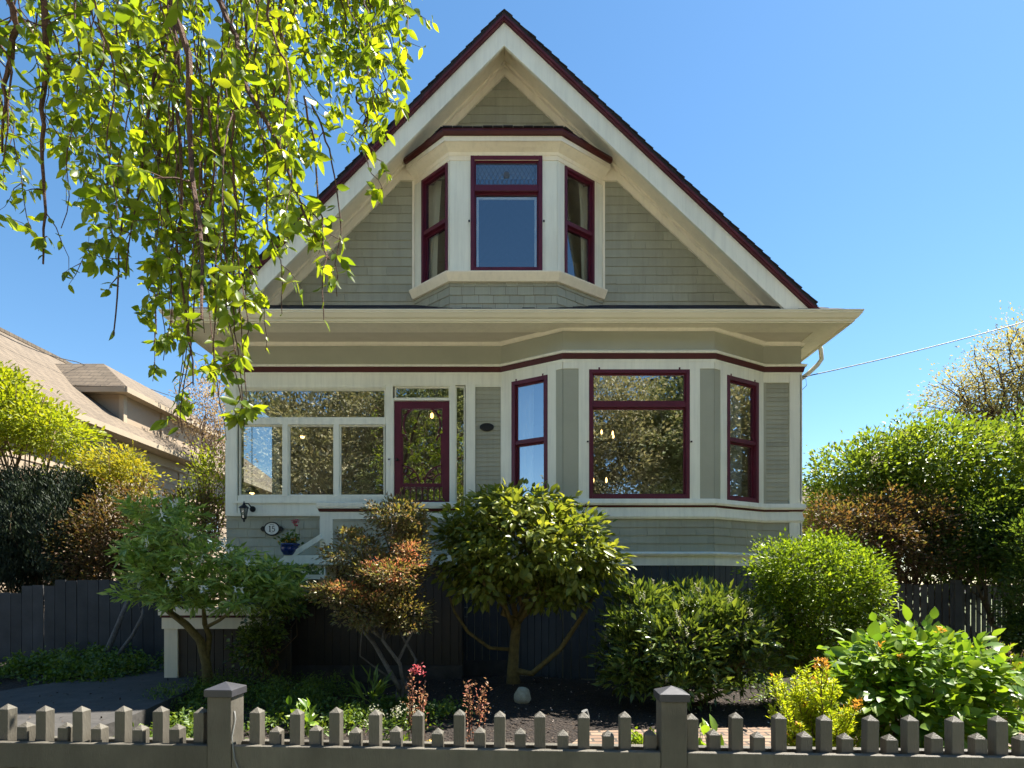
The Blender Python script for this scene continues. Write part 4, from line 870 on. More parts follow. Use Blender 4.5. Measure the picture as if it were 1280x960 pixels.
for k, u in enumerate(tu): lay(tall, u, k == 0)
for k, u in enumerate(su): lay(short, u, k == 0)
posts = [ux(280)+.01, ux(840)-.004, ux(280)-1.66, ux(840)+2.2]
for u in posts:
    m = MB(); m.box(u-.045, u+.045, -.05, .04, 0, .985); po_ = obj('post', m, M['fence'], fence, local=True, bevel=.003)
    m = MB(); a = .053; m.add([(u-a, -.058, .985), (u+a, -.058, .985), (u+a, .048, .985), (u-a, .048, .985), (u-a, -.058, 1.012), (u+a, -.058, 1.012), (u+a, .048, 1.012), (u-a, .048, 1.012), (u, -.005, 1.035)], [(0, 3, 2, 1), (0, 1, 5, 4), (1, 2, 6, 5), (2, 3, 7, 6), (3, 0, 4, 7), (4, 5, 8), (5, 6, 8), (6, 7, 8), (7, 4, 8)])
    obj('post_cap', m, M['cap'], po_, local=True, bevel=.002)
ps = sorted(posts); segs = [(ps[0]-1.5, ps[0]-.046)]+[(ps[i]+.046, ps[i+1]-.046) for i in range(3)]
for a, b_ in segs:
    m = MB(); m.box(a, b_, -.048, -.022, .712, .806); obj('rail', m, M['fence'], fence, local=True, bevel=.003)
    m = MB(); m.box(a, b_, .022, .052, .716, .806); obj('rail', m, M['fence'], fence, local=True, bevel=.003)
    m = MB(); m.box(a, b_, -.048, -.022, .15, .24); obj('rail', m, M['fence'], fence, local=True, bevel=.003)
m = MB(); u = posts[0]+.047; m.tube([(u, -.03, .93), (u+.004, -.03, .90), (u+.003, -.052, .84), (u+.012, -.052, .76), (u+.03, -.055, .72), (u+.05, -.05, .68)], .0026, 6)
obj('cable', m, M['wcable'], fence, local=True, smooth=True)

def board_fence(name, label, x0, x1, Y0, Y1, top, mat, bw=.165, gap=.012, bottom=.0, posts=()):
    t = empty(name, ((x0+x1)/2, (Y0+Y1)/2, 0), label, 'fence'); m = MB(); L = math.hypot(x1-x0, Y1-Y0); f = Face((x0, Y0), (x1, Y1)); u = 0
    while u < L:
        tt = top(u) if callable(top) else top; tt += random.uniform(-.012, .012); tl = random.gauss(0, .004)
        m.hexa([f.pt(u, bottom, .02), f.pt(u+bw-gap, bottom, .02), f.pt(u+bw-gap, bottom, 0), f.pt(u, bottom, 0), f.pt(u+tl, tt, .02), f.pt(u+bw-gap+tl, tt, .02), f.pt(u+bw-gap+tl, tt, 0), f.pt(u+tl, tt, 0)]); u += bw
    obj('board_panel', m, mat, t); m = MB()
    for z in (.45, .62 if bw < .14 else 1.15): f.box(m, 0, L, z, z+.09, -.045, -.002)
    obj('rail', m, mat, t)
    for u in posts: m = MB(); tt = (top(u) if callable(top) else top)+.07; f.box(m, u-.055, u+.055, 0, tt, -.06, .055); obj('post', m, mat, t, bevel=.004)
    return t
Yl = 8.75; xl0 = PX(-40, Yl)
def ltop(u):
    x = xl0+u; px = HX+x*F/Yl; return PZ(741 if px < 28 else 731.5 if px < 60 else 725, Yl)
board_fence('board_fence', 'dark grey close boarded fence in shade at left of the garden', xl0, PX(252, Yl), Yl, Yl, ltop, M['darkfence'], .172, .010)
Yr = 9.6
board_fence('board_fence', 'grey slatted fence with gaps behind the round shrub at right', PX(1096, Yr), PX(1196, Yr), Yr, Yr, lambda u: PZ(751 if u < .22 else 730, Yr), M['rightfence'], .125, .030, posts=(1.36,))
board_fence('board_fence', 'grey slatted fence panel angling away beyond the tall right post', PX(1203, Yr), PX(1262, Yr+.5), Yr+.05, Yr+.5, PZ(731, Yr), M['rightfence'], .14, .05)

# ------------------------------------------------------------------ WIRES
def wire(name, label, pts, r, sag=.0, grp='overhead wires'):
    m = MB()
    for a, b_ in zip(pts[:-1], pts[1:]):
        q = []
        for k in range(13): t = k/12; v = Vector(a).lerp(Vector(b_), t); v.z -= sag*4*t*(1-t); q.append(v)
        m.tube(q, r, 5)
    return tag(obj(name, m, M['wire'], None, origin=tuple(pts[0])), label, 'cable', grp)
a = P(1000, 472, 8.55); b_ = P(1275, 404, 8.7)
wire('service_cable', 'black service cable running from house corner under the gutter out to the right', [a, b_, (b_[0]+14, 8.9, b_[2]+3.7)], .008, .03)
m = MB(); m.tube([(a[0]+.02, a[1], a[2]), (a[0]+.09, a[1], a[2]-.02), (a[0]+.10, a[1], a[2]-.12), (a[0]+.0, a[1], a[2]-.22)], .004, 5); tag(obj('cable_loop', m, M['wire'], None, origin=a), 'thin loose loop of cable at house corner below the downspout elbow', 'cable')
wire('power_line', 'upper of two distant power lines right of the house', [P(1001, 603, 24), P(1180, 560, 23), P(1285, 493, 21)], .02, .1)
wire('power_line', 'lower of two distant power lines right of the house', [P(1001, 610, 24), P(1180, 563, 23), P(1285, 499, 21)], .02, .1)
wire('power_line', 'thin line crossing above the neighbour roof at left', [P(-10, 412, 13), P(95, 452, 15.5), P(300, 520, 24)], .012, .1)

# ------------------------------------------------------------------ PLANTS
def plant(name, base, label, cat, group=None): return empty(name, base, label, cat, group)
# camellia -----------------------------------------------------
bx, by = PX(643, 7.05), 7.05; bz = float(gz(bx, by))
t = plant('camellia_tree', (bx, by, bz-.02), 'round crowned small tree with glossy leaves and mossy spreading limbs before the bay', 'tree')
m = MB(); fork = Vector(P(646, 775, 7.0)); m.tube([(bx-.01, by, bz-.1), P(641, 835, 7.03), P(643, 805, 7.0), fork], [.10, .072, .062, .055], 12)
limbsdef = [([(642, 838), (665, 842), (700, 812), (728, 770), (748, 735)], .042, 6.85), ([(640, 812), (612, 810), (585, 790), (568, 765), (560, 740)], .026, 6.8), ([(646, 775), (640, 750), (655, 715), (650, 680)], .045, 6.9),
            ([(644, 785), (660, 760), (690, 735), (720, 700)], .036, 6.7), ([(643, 790), (632, 760), (605, 730), (590, 700)], .032, 6.6), ([(646, 775), (668, 730), (676, 700)], .03, 6.5)]
for pts, r, Y in limbsdef: m.tube([P(a, b_, 7.03+(Y-7.03)*min(1, k/2)) for k, (a, b_) in enumerate(pts)], [r*(1-.6*k/len(pts)) for k in range(len(pts))], 8)
clob = [lobe(655, 680, 6.7, 92, 62, .75), lobe(600, 660, 6.75, 42, 42, .5), lobe(715, 690, 6.7, 55, 55, .6), lobe(610, 715, 6.65, 48, 42, .5), lobe(690, 735, 6.8, 55, 30, .5), lobe(650, 635, 6.8, 70, 26, .6), lobe(745, 705, 6.75, 25, 38, .4), lobe(570, 690, 6.75, 20, 45, .35)]
clob = [(*l[:3], l[3]*.88, l[4]*.9, l[5]*.92) for l in clob]; limbs(m, fork, clob[:5], .03, 12, tip=.004, amp=.12); obj('trunk', m, M['mossbark'], t, smooth=True)
crown('crown', clob, 700, 13, .066, .092, .50, M['l_camellia'], t, droop=.4, inner=.5, fine=True, fold=.18, upw=.2)
# viburnum left ------------------------------------------------
bx, by = PX(262, 6.9), 6.9; bz = float(gz(bx, by))
t = plant('flowering_shrub', (bx, by, bz), 'layered green shrub with white flowers on mossy leaning stems left of the porch', 'shrub')
m = MB(); m.tube([(bx, by, bz-.1), P(258, 830, 6.9), P(250, 800, 6.88), P(232, 780, 6.85), P(212, 765, 6.8), P(190, 745, 6.7), P(176, 735, 6.6)], [.07, .055, .05, .045, .035, .022, .012], 10)
m.tube([P(258, 825, 6.9), P(262, 795, 6.95), P(256, 780, 6.95), P(254, 755, 6.9), P(275, 700, 6.8)], [.04, .033, .032, .022, .01], 8)
m.tube([P(256, 785, 6.95), P(275, 775, 6.9), P(300, 755, 6.8), P(335, 735, 6.7)], [.025, .02, .016, .008], 8); m.tube([P(212, 765, 6.8), P(222, 745, 6.7), P(235, 720, 6.6)], [.028, .018, .01], 8)
m.tube([P(232, 780, 6.85), P(205, 760, 6.7), P(200, 730, 6.6)], [.02, .015, .01], 6)
vlob = [lobe(205, 640, 6.9, 36, 14, .45), lobe(222, 668, 6.75, 58, 13, .5), lobe(185, 690, 6.6, 28, 12, .4), lobe(265, 696, 6.7, 66, 14, .5), lobe(330, 712, 6.75, 42, 11, .4), lobe(200, 715, 6.55, 40, 13, .45), lobe(270, 725, 6.55, 62, 13, .5), lobe(345, 735, 6.65, 32, 10, .35), lobe(225, 746, 6.5, 52, 12, .45), lobe(300, 752, 6.5, 48, 11, .4), lobe(175, 742, 6.6, 16, 12, .3)]
limbs(m, P(230, 760, 6.8), vlob[1:5], .02, 8, tip=.004); obj('stem', m, M['mossbark'], t, smooth=True)
crown('crown', vlob, 470, 15, .052, .098, .30, M['l_vib'], t, flat=.35, out=.7, inner=.35, upw=.15, fold=.15, jit=.35)
c, d, _ = clumps_in(vlob, 70, .97); c[:, 2] += .07; c[:, 1] -= .17; p = np.repeat(c[(d[:, 1] < .1) & (d[:, 2] > -.1)][:15], 10, 0); leaves('blossom', p+rng.normal(0, .018, p.shape), rdir(len(p))+[0, -.3, .3], .065, .022, M['l_white'], t)
# azalea -------------------------------------------------------
bx, by = PX(500, 6.25), 6.25; bz = float(gz(bx, by))
t = plant('azalea_shrub', (bx, by, bz), 'tiered bronze leaved shrub with coral red new tips beneath the porch', 'shrub')
m = MB()
for dx_ in (-.02, .03, .07): m.tube([(bx+dx_, by, bz-.08), (bx+dx_*1.3, by, bz+.12), P(500+dx_*90, 850, by)], [.034, .028, .022], 7)
for pts, r in (([(500, 862), (485, 835), (468, 805), (455, 790), (440, 755)], .03), ([(505, 862), (500, 830), (478, 800), (485, 770), (480, 720)], .024), ([(508, 864), (498, 825), (515, 790), (520, 750)], .022), ([(505, 860), (520, 825), (500, 790), (470, 700), (455, 690)], .018), ([(498, 855), (470, 835), (450, 820), (452, 790)], .012)):
    m.tube([P(a, b_, 6.25+.1*math.sin(k*2+a)) for k, (a, b_) in enumerate(pts)], [r*(1-.6*k/len(pts)) for k in range(len(pts))], 7)
alob = [lobe(497, 648, 6.50, 34, 22, .4), lobe(445, 690, 6.40, 36, 26, .4), lobe(490, 720, 6.20, 44, 28, .45), lobe(425, 740, 6.10, 38, 14, .35), lobe(462, 760, 6.10, 38, 24, .4), lobe(505, 765, 6.20, 32, 24, .35), lobe(515, 690, 6.35, 20, 30, .3), lobe(510, 660, 6.50, 22, 24, .3)]
limbs(m, P(480, 800, 6.25), alob, .014, 8, tip=.003); obj('stem', m, M['greybark'], t, smooth=True)
crown('crown', alob, 900, 24, .045, .038, .5, M['l_azalea'], t, inner=.35, flat=.5)
crown('coral_tips', [lobe(490, 712, 6.00, 36, 17, .25), lobe(420, 735, 5.95, 28, 7, .2), lobe(510, 690, 6.20, 14, 12, .2), lobe(465, 745, 5.95, 20, 10, .2)], 130, 14, .035, .032, .5, M['l_azpink'], t, inner=.3, flat=.4, upw=.8)
# laurel -------------------------------------------------------
def shrub(name, label, cat, base_px, Y, lobes, ncl, per, cr, L, W, mat, stem=None, sr=.02, group=None, sub=9, twigs=True, **k):
    bx = PX(base_px, Y); bz = float(gz(bx, Y)); t = plant(name, (bx, Y, bz), label, cat, group)
    m = MB(); limbs(m, (bx, Y, bz-.05), lobes, sr, sub, tip=.004); obj('stem', m, stem or M['bark'], t, smooth=True); crown('crown', lobes, ncl, per, cr, L, W, mat, t, **k); return t
ll = [lobe(800, 765, 6.5, 45, 40, .5), lobe(850, 800, 6.2, 62, 50, .6), lobe(920, 790, 6.2, 48, 46, .5), lobe(880, 760, 6.6, 80, 26, .5), lobe(790, 810, 6.4, 38, 45, .45), lobe(930, 830, 6.2, 40, 34, .4), lobe(850, 850, 6.1, 66, 20, .5), lobe(790, 838, 6.3, 34, 26, .4)]
ll = [(*l[:3], l[3]*.86, l[4]*.9, l[5]*.86) for l in ll]
t = shrub('laurel_shrub', 'dark laurel bush with upright cream flower spikes below the bay window', 'shrub', 860, 6.4, ll, 560, 18, .07, .10, .34, M['l_laurel'], upw=.6, inner=.45)
c, d, _ = clumps_in(ll, 420, .92); c = c[(d[:, 2] > .15) | (rng.random(len(d)) < .25)][:110]; q = []
for k in range(20): q.append(c+np.array([[0, 0, .0045*k+.02]])+rng.normal(0, .006, c.shape))
p = np.concatenate(q); leaves('flower_spike', p, rdir(len(p))+[0, 0, .5], .019, .015, M['l_spike'], t)
# round shrub
rl = [lobe(1022, 725, 6.3, 76, 54, .62), lobe(985, 705, 6.3, 42, 34, .5), lobe(1065, 735, 6.3, 40, 46, .5), lobe(1030, 775, 6.3, 68, 55, .6), lobe(975, 745, 6.35, 34, 45, .4), lobe(1030, 690, 6.4, 40, 22, .4), lobe(1085, 715, 6.4, 20, 20, .3), lobe(1030, 815, 6.2, 52, 34, .5), lobe(975, 800, 6.3, 30, 34, .4), lobe(1075, 790, 6.3, 30, 30, .4)]
rl = [(*l[:3], l[3]*.85, l[4]*.88, l[5]*.88) for l in rl]
shrub('round_shrub', 'large rounded bright green shrub at right corner of the house', 'shrub', 1025, 6.4, rl, 1150, 24, .06, .040, .55, M['l_round'], inner=.6, upw=.4)
# gold shrub : feathery fans
Yg_ = 3.75; bx = PX(1022, Yg_); t = plant('golden_shrub', (bx, Yg_, .02), 'feathery golden yellow shrub with orange tips behind the pickets', 'shrub')
m = MB(); tipsP = []; tipsD = []; tt = []; base = Vector((bx, Yg_, .0))
tg = [(1020, 817), (1000, 835), (968, 842), (1044, 845), (1076, 870), (985, 865), (1060, 868), (1010, 850), (1035, 880), (975, 880), (1020, 845), (1068, 895), (1000, 890), (1045, 905), (985, 905), (1030, 860), (1010, 875), (1055, 885)]
for k, (a, b_) in enumerate(tg*3):
    e = Vector(P(a+random.gauss(0, 7), b_+abs(random.gauss(0, 8)), Yg_+random.uniform(-.22, .22))); q = wobble(base, e, 8, .05); m.tube(q, [.008*(1-.8*i/8)+.001 for i in range(9)], 5)
    for i in range(300):
        u = .22+.78*random.random(); s = u*8; i0 = min(7, int(s)); pnt = q[i0].lerp(q[i0+1], s-i0); rad = .10*(1.15-u); d = rdir(1)[0]*np.array([1, 1, .7]); pp_ = np.array(pnt)+d*rad*random.random(); tipsP.append(pp_); tipsD.append(d+np.array([0, 0, .9])); tt.append(u+random.gauss(0, .05) > .97 and k % 4 == 0 or (u > .92 and a in (1020, 1076)))
obj('stem', m, M['bark'], t); tp = np.array(tipsP); td = np.array(tipsD); tt = np.array(tt, bool)
leaves('foliage', tp[~tt], td[~tt], .029, .013, M['l_gold'], t); leaves('orange_tips', tp[tt], td[tt], .024, .011, M['l_goldtip'], t)
# broad leaved bush at right front
bl = [lobe(1150, 845, 4.2, 76, 50, .5), lobe(1095, 830, 4.2, 40, 34, .35), lobe(1200, 850, 4.2, 42, 42, .4), lobe(1140, 900, 4.1, 80, 44, .5), lobe(1205, 905, 4.2, 45, 40, .4), lobe(1085, 870, 4.15, 35, 40, .35)]
t = shrub('broad_leaf_shrub', 'broad leaved lush green bush with small orange buds at right behind the fence', 'shrub', 1150, 4.2, bl, 430, 9, .07, .085, .62, M['l_big'], inner=.6, droop=.5, upw=.35, fine=True, fold=.12)
c, d, _ = clumps_in(bl, 60, .95); c = c[d[:, 2] > .3][:16]; p = np.repeat(c, 12, 0)+rng.normal(0, .012, (len(c)*12, 3))+[0, 0, .06]; leaves('orange_buds', p, rdir(len(p))+[0, 0, .7], .035, .014, M['l_goldtip'], t)
# spindly pink shrub far right
sl_ = [lobe(1245, 830, 4.6, 28, 30, .3), lobe(1262, 870, 4.6, 26, 40, .3), lobe(1240, 880, 4.6, 20, 34, .3)]
t = shrub('spindly_shrub', 'loose twiggy shrub with yellowish and pinkish leaves at the right edge', 'shrub', 1250, 4.6, sl_, 60, 10, .05, .045, .5, M['l_mapley'], inner=.3, sr=.008, sub=10)
crown('pink_flowers', sl_, 22, 14, .02, .016, .8, M['l_lilacfl'], t, inner=.6)
# background right
Yk = 10.8
gl = [lobe(1190, 640, Yk-.3, 90, 50, .9), lobe(1260, 560, Yk, 40, 34, .8), lobe(1120, 640, Yk+.3, 70, 50, .8), lobe(1070, 600, Yk, 58, 44, .8), lobe(1150, 590, Yk, 64, 62, 1.0), lobe(1230, 610, Yk, 70, 62, 1.0), lobe(1175, 560, Yk+.3, 50, 32, .8), lobe(1245, 670, Yk-.4, 60, 60, .9), lobe(1110, 570, Yk, 45, 30, .7), lobe(1200, 700, Yk, 50, 45, .8), lobe(1045, 625, Yk, 34, 32, .6)]
t = shrub('lilac_tree', 'tall fresh green lilac mass with pale blossoms right of the house', 'tree', 1170, Yk, gl, 2300, 16, .13, .085, .55, M['l_lilac'], inner=.55, sr=.05, upw=.2)
c, d, _ = clumps_in(gl[3:9], 80, .98); c = c[d[:, 2] > .2][:26]; p = np.repeat(c, 40, 0)+rng.normal(0, .05, (len(c)*40, 3))*[1, 1, 1.6]; leaves('blossom', p, rdir(len(p)), .03, .026, M['l_lilacfl'], t)
pl = [lobe(1080, 668, 9.7, 66, 36, .6), lobe(1145, 655, 9.9, 46, 46, .6), lobe(1035, 655, 9.9, 26, 34, .5), lobe(1130, 700, 9.9, 60, 24, .5), lobe(1100, 640, 9.9, 40, 26, .5)]
shrub('bronze_shrub', 'dull bronze brown shrub with twisting stems above the slatted fence', 'shrub', 1140, 10.2, pl, 700, 16, .09, .06, .5, M['l_purple'], sr=.03, sub=16, stem=M['darkbark'])
shrub('dense_shrub', 'dense mid green shrub overhanging the fence at the right edge', 'shrub', 1275, 9.3, [lobe(1240, 680, 9.9, 46, 34, .5), lobe(1285, 740, 8.9, 22, 54, .4), lobe(1190, 690, 9.9, 40, 26, .5), lobe(1282, 690, 9.2, 34, 44, .5), lobe(1215, 650, 10, 56, 30, .6), lobe(1268, 640, 9.9, 40, 40, .6), lobe(1290, 795, 8.7, 20, 34, .4)], 1900, 16, .08, .06, .55, M['l_deep'], sr=.03)
shrub('yellow_shrub', 'small yellow green bush beside the right wall of the house', 'shrub', 1018, 11, [lobe(1018, 655, 11, 18, 26, .4), lobe(1030, 680, 11, 26, 24, .4)], 160, 16, .07, .06, .5, M['l_mapley'])
# tree upper right
Yt = 16; bx = PX(1262, Yt); t = plant('young_leaf_tree', (PX(1330, Yt), Yt, 0), 'airy olive brown tree with dark limbs against the sky at upper right', 'tree')
tl = [lobe(1250, 470, Yt, 45, 55, 1.5), lobe(1200, 490, Yt, 40, 26, 1.2), lobe(1290, 440, Yt, 50, 45, 1.5), lobe(1270, 520, Yt, 50, 36, 1.3), lobe(1215, 520, Yt, 36, 22, 1), lobe(1320, 500, Yt, 50, 60, 1.5)]
m = MB(); b0 = Vector((PX(1330, Yt), Yt, 0)); f0 = Vector(P(1290, 590, Yt)); m.tube([b0, P(1315, 660, Yt), f0], [.28, .22, .18], 10); limbs(m, f0, tl, .07, 17, tip=.008, amp=.08, reach=.98); obj('trunk', m, M['darkbark'], t, smooth=True)
crown('crown', tl, 1050, 14, .19, .08, .45, M['l_olive'], t, inner=.25, upw=.3)
# left backdrop
Y1 = 10.3
shrub('yellow_green_tree', 'bright yellow green leafy tree at left edge before the neighbour house', 'tree', 30, Y1, [lobe(20, 520, Y1, 55, 40, .9), lobe(68, 540, Y1, 40, 26, .7), lobe(-30, 510, Y1, 50, 50, .9), lobe(-5, 480, Y1, 30, 22, .5)], 620, 16, .11, .085, .5, M['l_mapley'], sr=.04, inner=.4)
shrub('golden_acer', 'golden leaved small maple spreading in front of the neighbour wall', 'tree', 140, Y1, [lobe(140, 578, Y1, 44, 16, .5), lobe(100, 590, Y1, 32, 12, .4), lobe(165, 592, Y1, 24, 20, .4), lobe(150, 612, Y1, 30, 18, .4)], 260, 16, .10, .065, .5, M['l_acer'], sr=.03, inner=.3)
shrub('bronze_hedge', 'purple brown leaved bush between the dark hedge and the flowering shrub', 'shrub', 130, 9.7, [lobe(140, 665, 9.7, 42, 52, .5), lobe(110, 690, 9.6, 34, 50, .5), lobe(180, 655, 9.8, 38, 48, .5), lobe(235, 655, 10, 44, 40, .5), lobe(150, 720, 9.7, 60, 30, .5)], 1200, 14, .09, .055, .5, M['l_purple'], sr=.03)
shrub('pale_shrub', 'loose pale yellow green bush beside the glazed porch corner', 'shrub', 255, 10.4, [lobe(262, 600, 10.4, 28, 48, .5), lobe(245, 640, 10.4, 30, 36, .5)], 240, 12, .09, .055, .5, M['l_mapley'], sr=.02, inner=.2)
shrub('mauve_tree', 'hazy mauve grey twiggy tree behind the porch corner', 'tree', 262, 17, [lobe(258, 510, 17, 42, 46, 1.0), lobe(275, 550, 17, 26, 46, 1)], 260, 16, .16, .07, .6, M['l_grey'], sr=.05, inner=.2, sub=20)
hy = [lobe(x_, 672+random.uniform(-8, 8), 9.75+random.uniform(-.2, .3), 22, 66+random.uniform(-6, 10), .5) for x_ in (-30, -10, 10, 28, 42, 55, 68, 80, 98)]
hy += [lobe(x_, 615+random.uniform(-8, 8), 9.8, 9, 24, .2) for x_ in (5, 22, 40, 58, 72, 90, 104)]
shrub('yew_hedge', 'dark evergreen hedge with upright sprays above the left fence', 'hedge', 40, 9.8, hy, 4200, 18, .07, .06, .3, M['l_yew'], upw=2.2, out=.3, inner=.5)
# vine on stairs
shrub('climbing_vine', 'dark ivy vine climbing diagonally up the porch stairs', 'vine', 330, 7.2, [lobe(385, 722, 7.7, 22, 12, .15), lobe(360, 748, 7.4, 24, 20, .2), lobe(335, 770, 7.2, 18, 30, .2), lobe(320, 810, 7.1, 24, 26, .2)], 220, 14, .06, .05, .8, M['l_laurel'], sr=.01)
# leaning bare trunks at left fence
t = plant('bare_stems', P(128, 830, 8.5)[:2]+(.1,), 'bare grey leaning stems against the dark fence', 'trunk')
m = MB(); m.tube([P(122, 838, 8.5), P(132, 818, 8.5), P(140, 800, 8.5), P(150, 775, 8.5), P(160, 750, 8.52), P(168, 728, 8.6)], [.06, .045, .042, .035, .03, .02], 8); m.tube([P(140, 832, 8.5), P(150, 815, 8.5), P(165, 795, 8.5), P(178, 770, 8.5), P(180, 745, 8.55)], [.04, .03, .026, .022, .012], 8); m.tube([P(178, 770, 8.5), P(172, 750, 8.5), P(176, 735, 8.5)], .010, 6)
obj('stem', m, M['greybark'], t, smooth=True)
# ground covers
def cover(name, label, poly_px, n, L, W, mat, hmax=.12, Y0=None, lumps=30):
    cx, cy, rx, ry = poly_px; c = np.stack([cx+rx*rng.uniform(-1, 1, lumps), cy+ry*rng.uniform(-1, 1, lumps)], 1); k = rng.integers(0, lumps, n)
    xy = c[k]+rng.normal(0, .13, (n, 2)); h = hmax*np.exp(-((xy-c[k])**2).sum(1)/.03)*rng.uniform(.3, 1, n); p = np.stack([xy[:, 0], xy[:, 1], gz(xy[:, 0], xy[:, 1])+h+.01], 1)
    p = p[p[:, 1] > 2.35]; o = leaves(name, p, rdir(len(p))+[0, 0, .5], L, W, mat); return tag(o, label, 'ground cover', kind='stuff')
cover('ground_cover', 'leafy low ground cover along the left dark fence', (-5.95, 7.9, .85, .75), 5200, .055, .04, M['l_cover'], .30, lumps=50)
cover('ground_cover', 'low dense green ground cover beneath the flowering shrub', (-2.95, 6.6, .95, .6), 9000, .038, .016, M['l_cover'], .32, lumps=70)
cover('ground_cover', 'low mixed foliage with small blooms before the azalea', (-1.5, 5.7, .9, .5), 2600, .05, .03, M['l_cover'], .18, lumps=34)
cover('ground_cover', 'ferny green foliage at the left end of the front bed', (-3.0, 5.2, .3, .5), 1500, .05, .03, M['l_cover'], .2, lumps=18)
cover('ground_cover', 'low growth under the shrubs at the right side of the bed', (4.5, 6.9, 1.8, .9), 4200, .05, .03, M['l_cover'], .2, lumps=60)
cover('ground_cover', 'weedy ground growth along the right fence', (7.5, 8.6, 1.8, .9), 3200, .05, .03, M['l_round'], .25, lumps=50)
# small individual plants
def tuft(name, label, cat, px, py, Y, h, n, L, W, mat, spread=.12, fl=None, nf=20, fs=.02, group=None, basez=None, up=.8):
    x, y, z = P(px, py, Y); z0 = float(gz(x, y)); t = plant(name, (x, y, z0), label, cat, group); m = MB(); top = []
    for k in range(9): a = random.uniform(0, 6.3); r = spread*random.uniform(.2, 1); e = (x+r*math.cos(a), y+r*math.sin(a), z0+h*random.uniform(.7, 1)); m.tube(wobble((x, y, z0-.02), e, 4, .08), [.005, .004, .003, .003, .002], 5); top.append(e)
    obj('stem', m, M['l_cover'], t); c = np.array(top)[rng.integers(0, 9, n)]; u = rng.uniform(.35, 1, n)[:, None]; p = np.array([[x, y, z0]])*(1-u)+c*u+rng.normal(0, .02, (n, 3)); p[:, 2] = np.maximum(p[:, 2], z0+.01)
    leaves('foliage', p, nrmz(p-np.array([x, y, z0+h*.3]))+rdir(n)*.5+[0, 0, up-.8], L, W, mat, t, fine=L > .07)
    if fl: c = np.array(top)[rng.integers(0, 9, nf)]; leaves('flower', c+rng.normal(0, .025, c.shape)+[0, 0, .02], rdir(nf), fs, fs*.8, fl, t)
    return t
tuft('hellebore_plant', 'light green leafy plant with drooping leaves right of the right fence post', 'plant', 893, 905, 3.9, .42, 46, .15, .06, M['l_big'], .22, group='small plants in the front bed', up=.5)
tuft('hellebore_plant', 'small bright leafed plant behind the left fence post', 'plant', 385, 885, 5.2, .3, 40, .12, .06, M['l_big'], .2, group='small plants in the front bed')
tuft('strappy_plant', 'strap leaved green clump below the azalea stems', 'plant', 462, 860, 6.0, .35, 60, .20, .03, M['l_cover'], .2, group='small plants in the front bed')
tuft('white_flower_clump', 'clump of tiny white flowers in the front bed', 'plant', 480, 885, 5.0, .3, 150, .035, .02, M['l_cover'], .3, M['l_spike'], 260, .018, group='small plants in the front bed')
tuft('fern_clump', 'soft bright green clump behind the short pickets near the middle', 'plant', 500, 905, 4.2, .26, 300, .035, .018, M['l_round'], .2, group='small plants in the front bed')
tuft('green_mound', 'low bright green mound left of the right fence post', 'plant', 805, 905, 4.4, .24, 260, .035, .03, M['l_round'], .16, group='small plants in the front bed')
tuft('pansy_clump', 'violet and white pansies just left of the left fence post', 'plant', 256, 905, 3.0, .5, 60, .04, .03, M['l_cover'], .06, M['l_viola'], 60, .03, group='small plants in the front bed')
tuft('yellow_flower', 'small yellow flower low behind the short pickets', 'plant', 543, 930, 3.0, .56, 20, .03, .02, M['l_cover'], .03, M['l_yellow'], 40, .025, group='small plants in the front bed')
def spire(px, top, bot, Y, label, mats, head=None):
    x, y, z1 = P(px, top, Y); t = plant('flower_spire', (x, y, 0), label, 'plant', 'tall slim flowering stems in the front bed'); m = MB(); ps_ = []
    for k in range(7): e = (x+random.gauss(0, .03), y+random.gauss(0, .03), z1-random.random()*.14); q = wobble((x+random.gauss(0, .01), y, .0), e, 6, .03); m.tube(q, .003, 4); ps_ += [q[2+int(random.random()*4)].lerp(q[-1], random.random()) for _ in range(42)]
    obj('stem', m, M['darkbark'], t); p = np.array([tuple(v) for v in ps_])+rng.normal(0, .012, (len(ps_), 3)); leaves('buds', p, rdir(len(p))+[0, 0, .8], .020, .011, mats, t)
    if head: p = np.array([x, y, z1])+rng.normal(0, 1, (64, 3))*[.022, .018, .016]; leaves('flower', p, rdir(64)+[0, 0, .5], .018, .012, head, t)
spire(522, 838, 0, 3.1, 'slim stem topped with crimson red blossom behind the pickets', M['l_pinkfl'], M['l_red']); spire(592, 838, 0, 3.1, 'slim pinkish budded stem without a red top behind the pickets', M['l_pinkfl'])
# stone and garden spotlight
x, y, z = P(653, 876, 6.35); m = MB(); m.lathe([(.0, -.03), (.075, -.02), (.098, .03), (.095, .08), (.07, .135), (.035, .165), (.0, .172)], (x, y, float(gz(x, y))), 22, squash=.85)
m.v = [(a+.006*math.sin(c*60+a*40), b2+.006*math.sin(a*70), c+.004*math.sin(a*50+b2*60)) for a, b2, c in m.v]
tag(obj('garden_stone', m, M['stone'], None, smooth=True, origin=(x, y, float(gz(x, y)))), 'pale egg shaped stone on the soil at foot of the camellia', 'stone')
x, y, z = P(733, 884, 5.6); g0 = float(gz(x, y)); t = empty('garden_spotlight', (x, y, g0), 'small grey spike spotlight tilted in the dark soil', 'garden light')
m = MB(); m.tube([(x+.02, y, g0-.05), (x+.01, y, g0+.05)], .008, 6); obj('spike', m, M['black'], t); m = MB(); m.tube([(x+.015, y, g0+.03), (x+.005, y, g0+.07), (x-.02, y-.01, g0+.14)], [.018, .03, .034], 12); obj('lamp_head', m, M['wcable'], t)

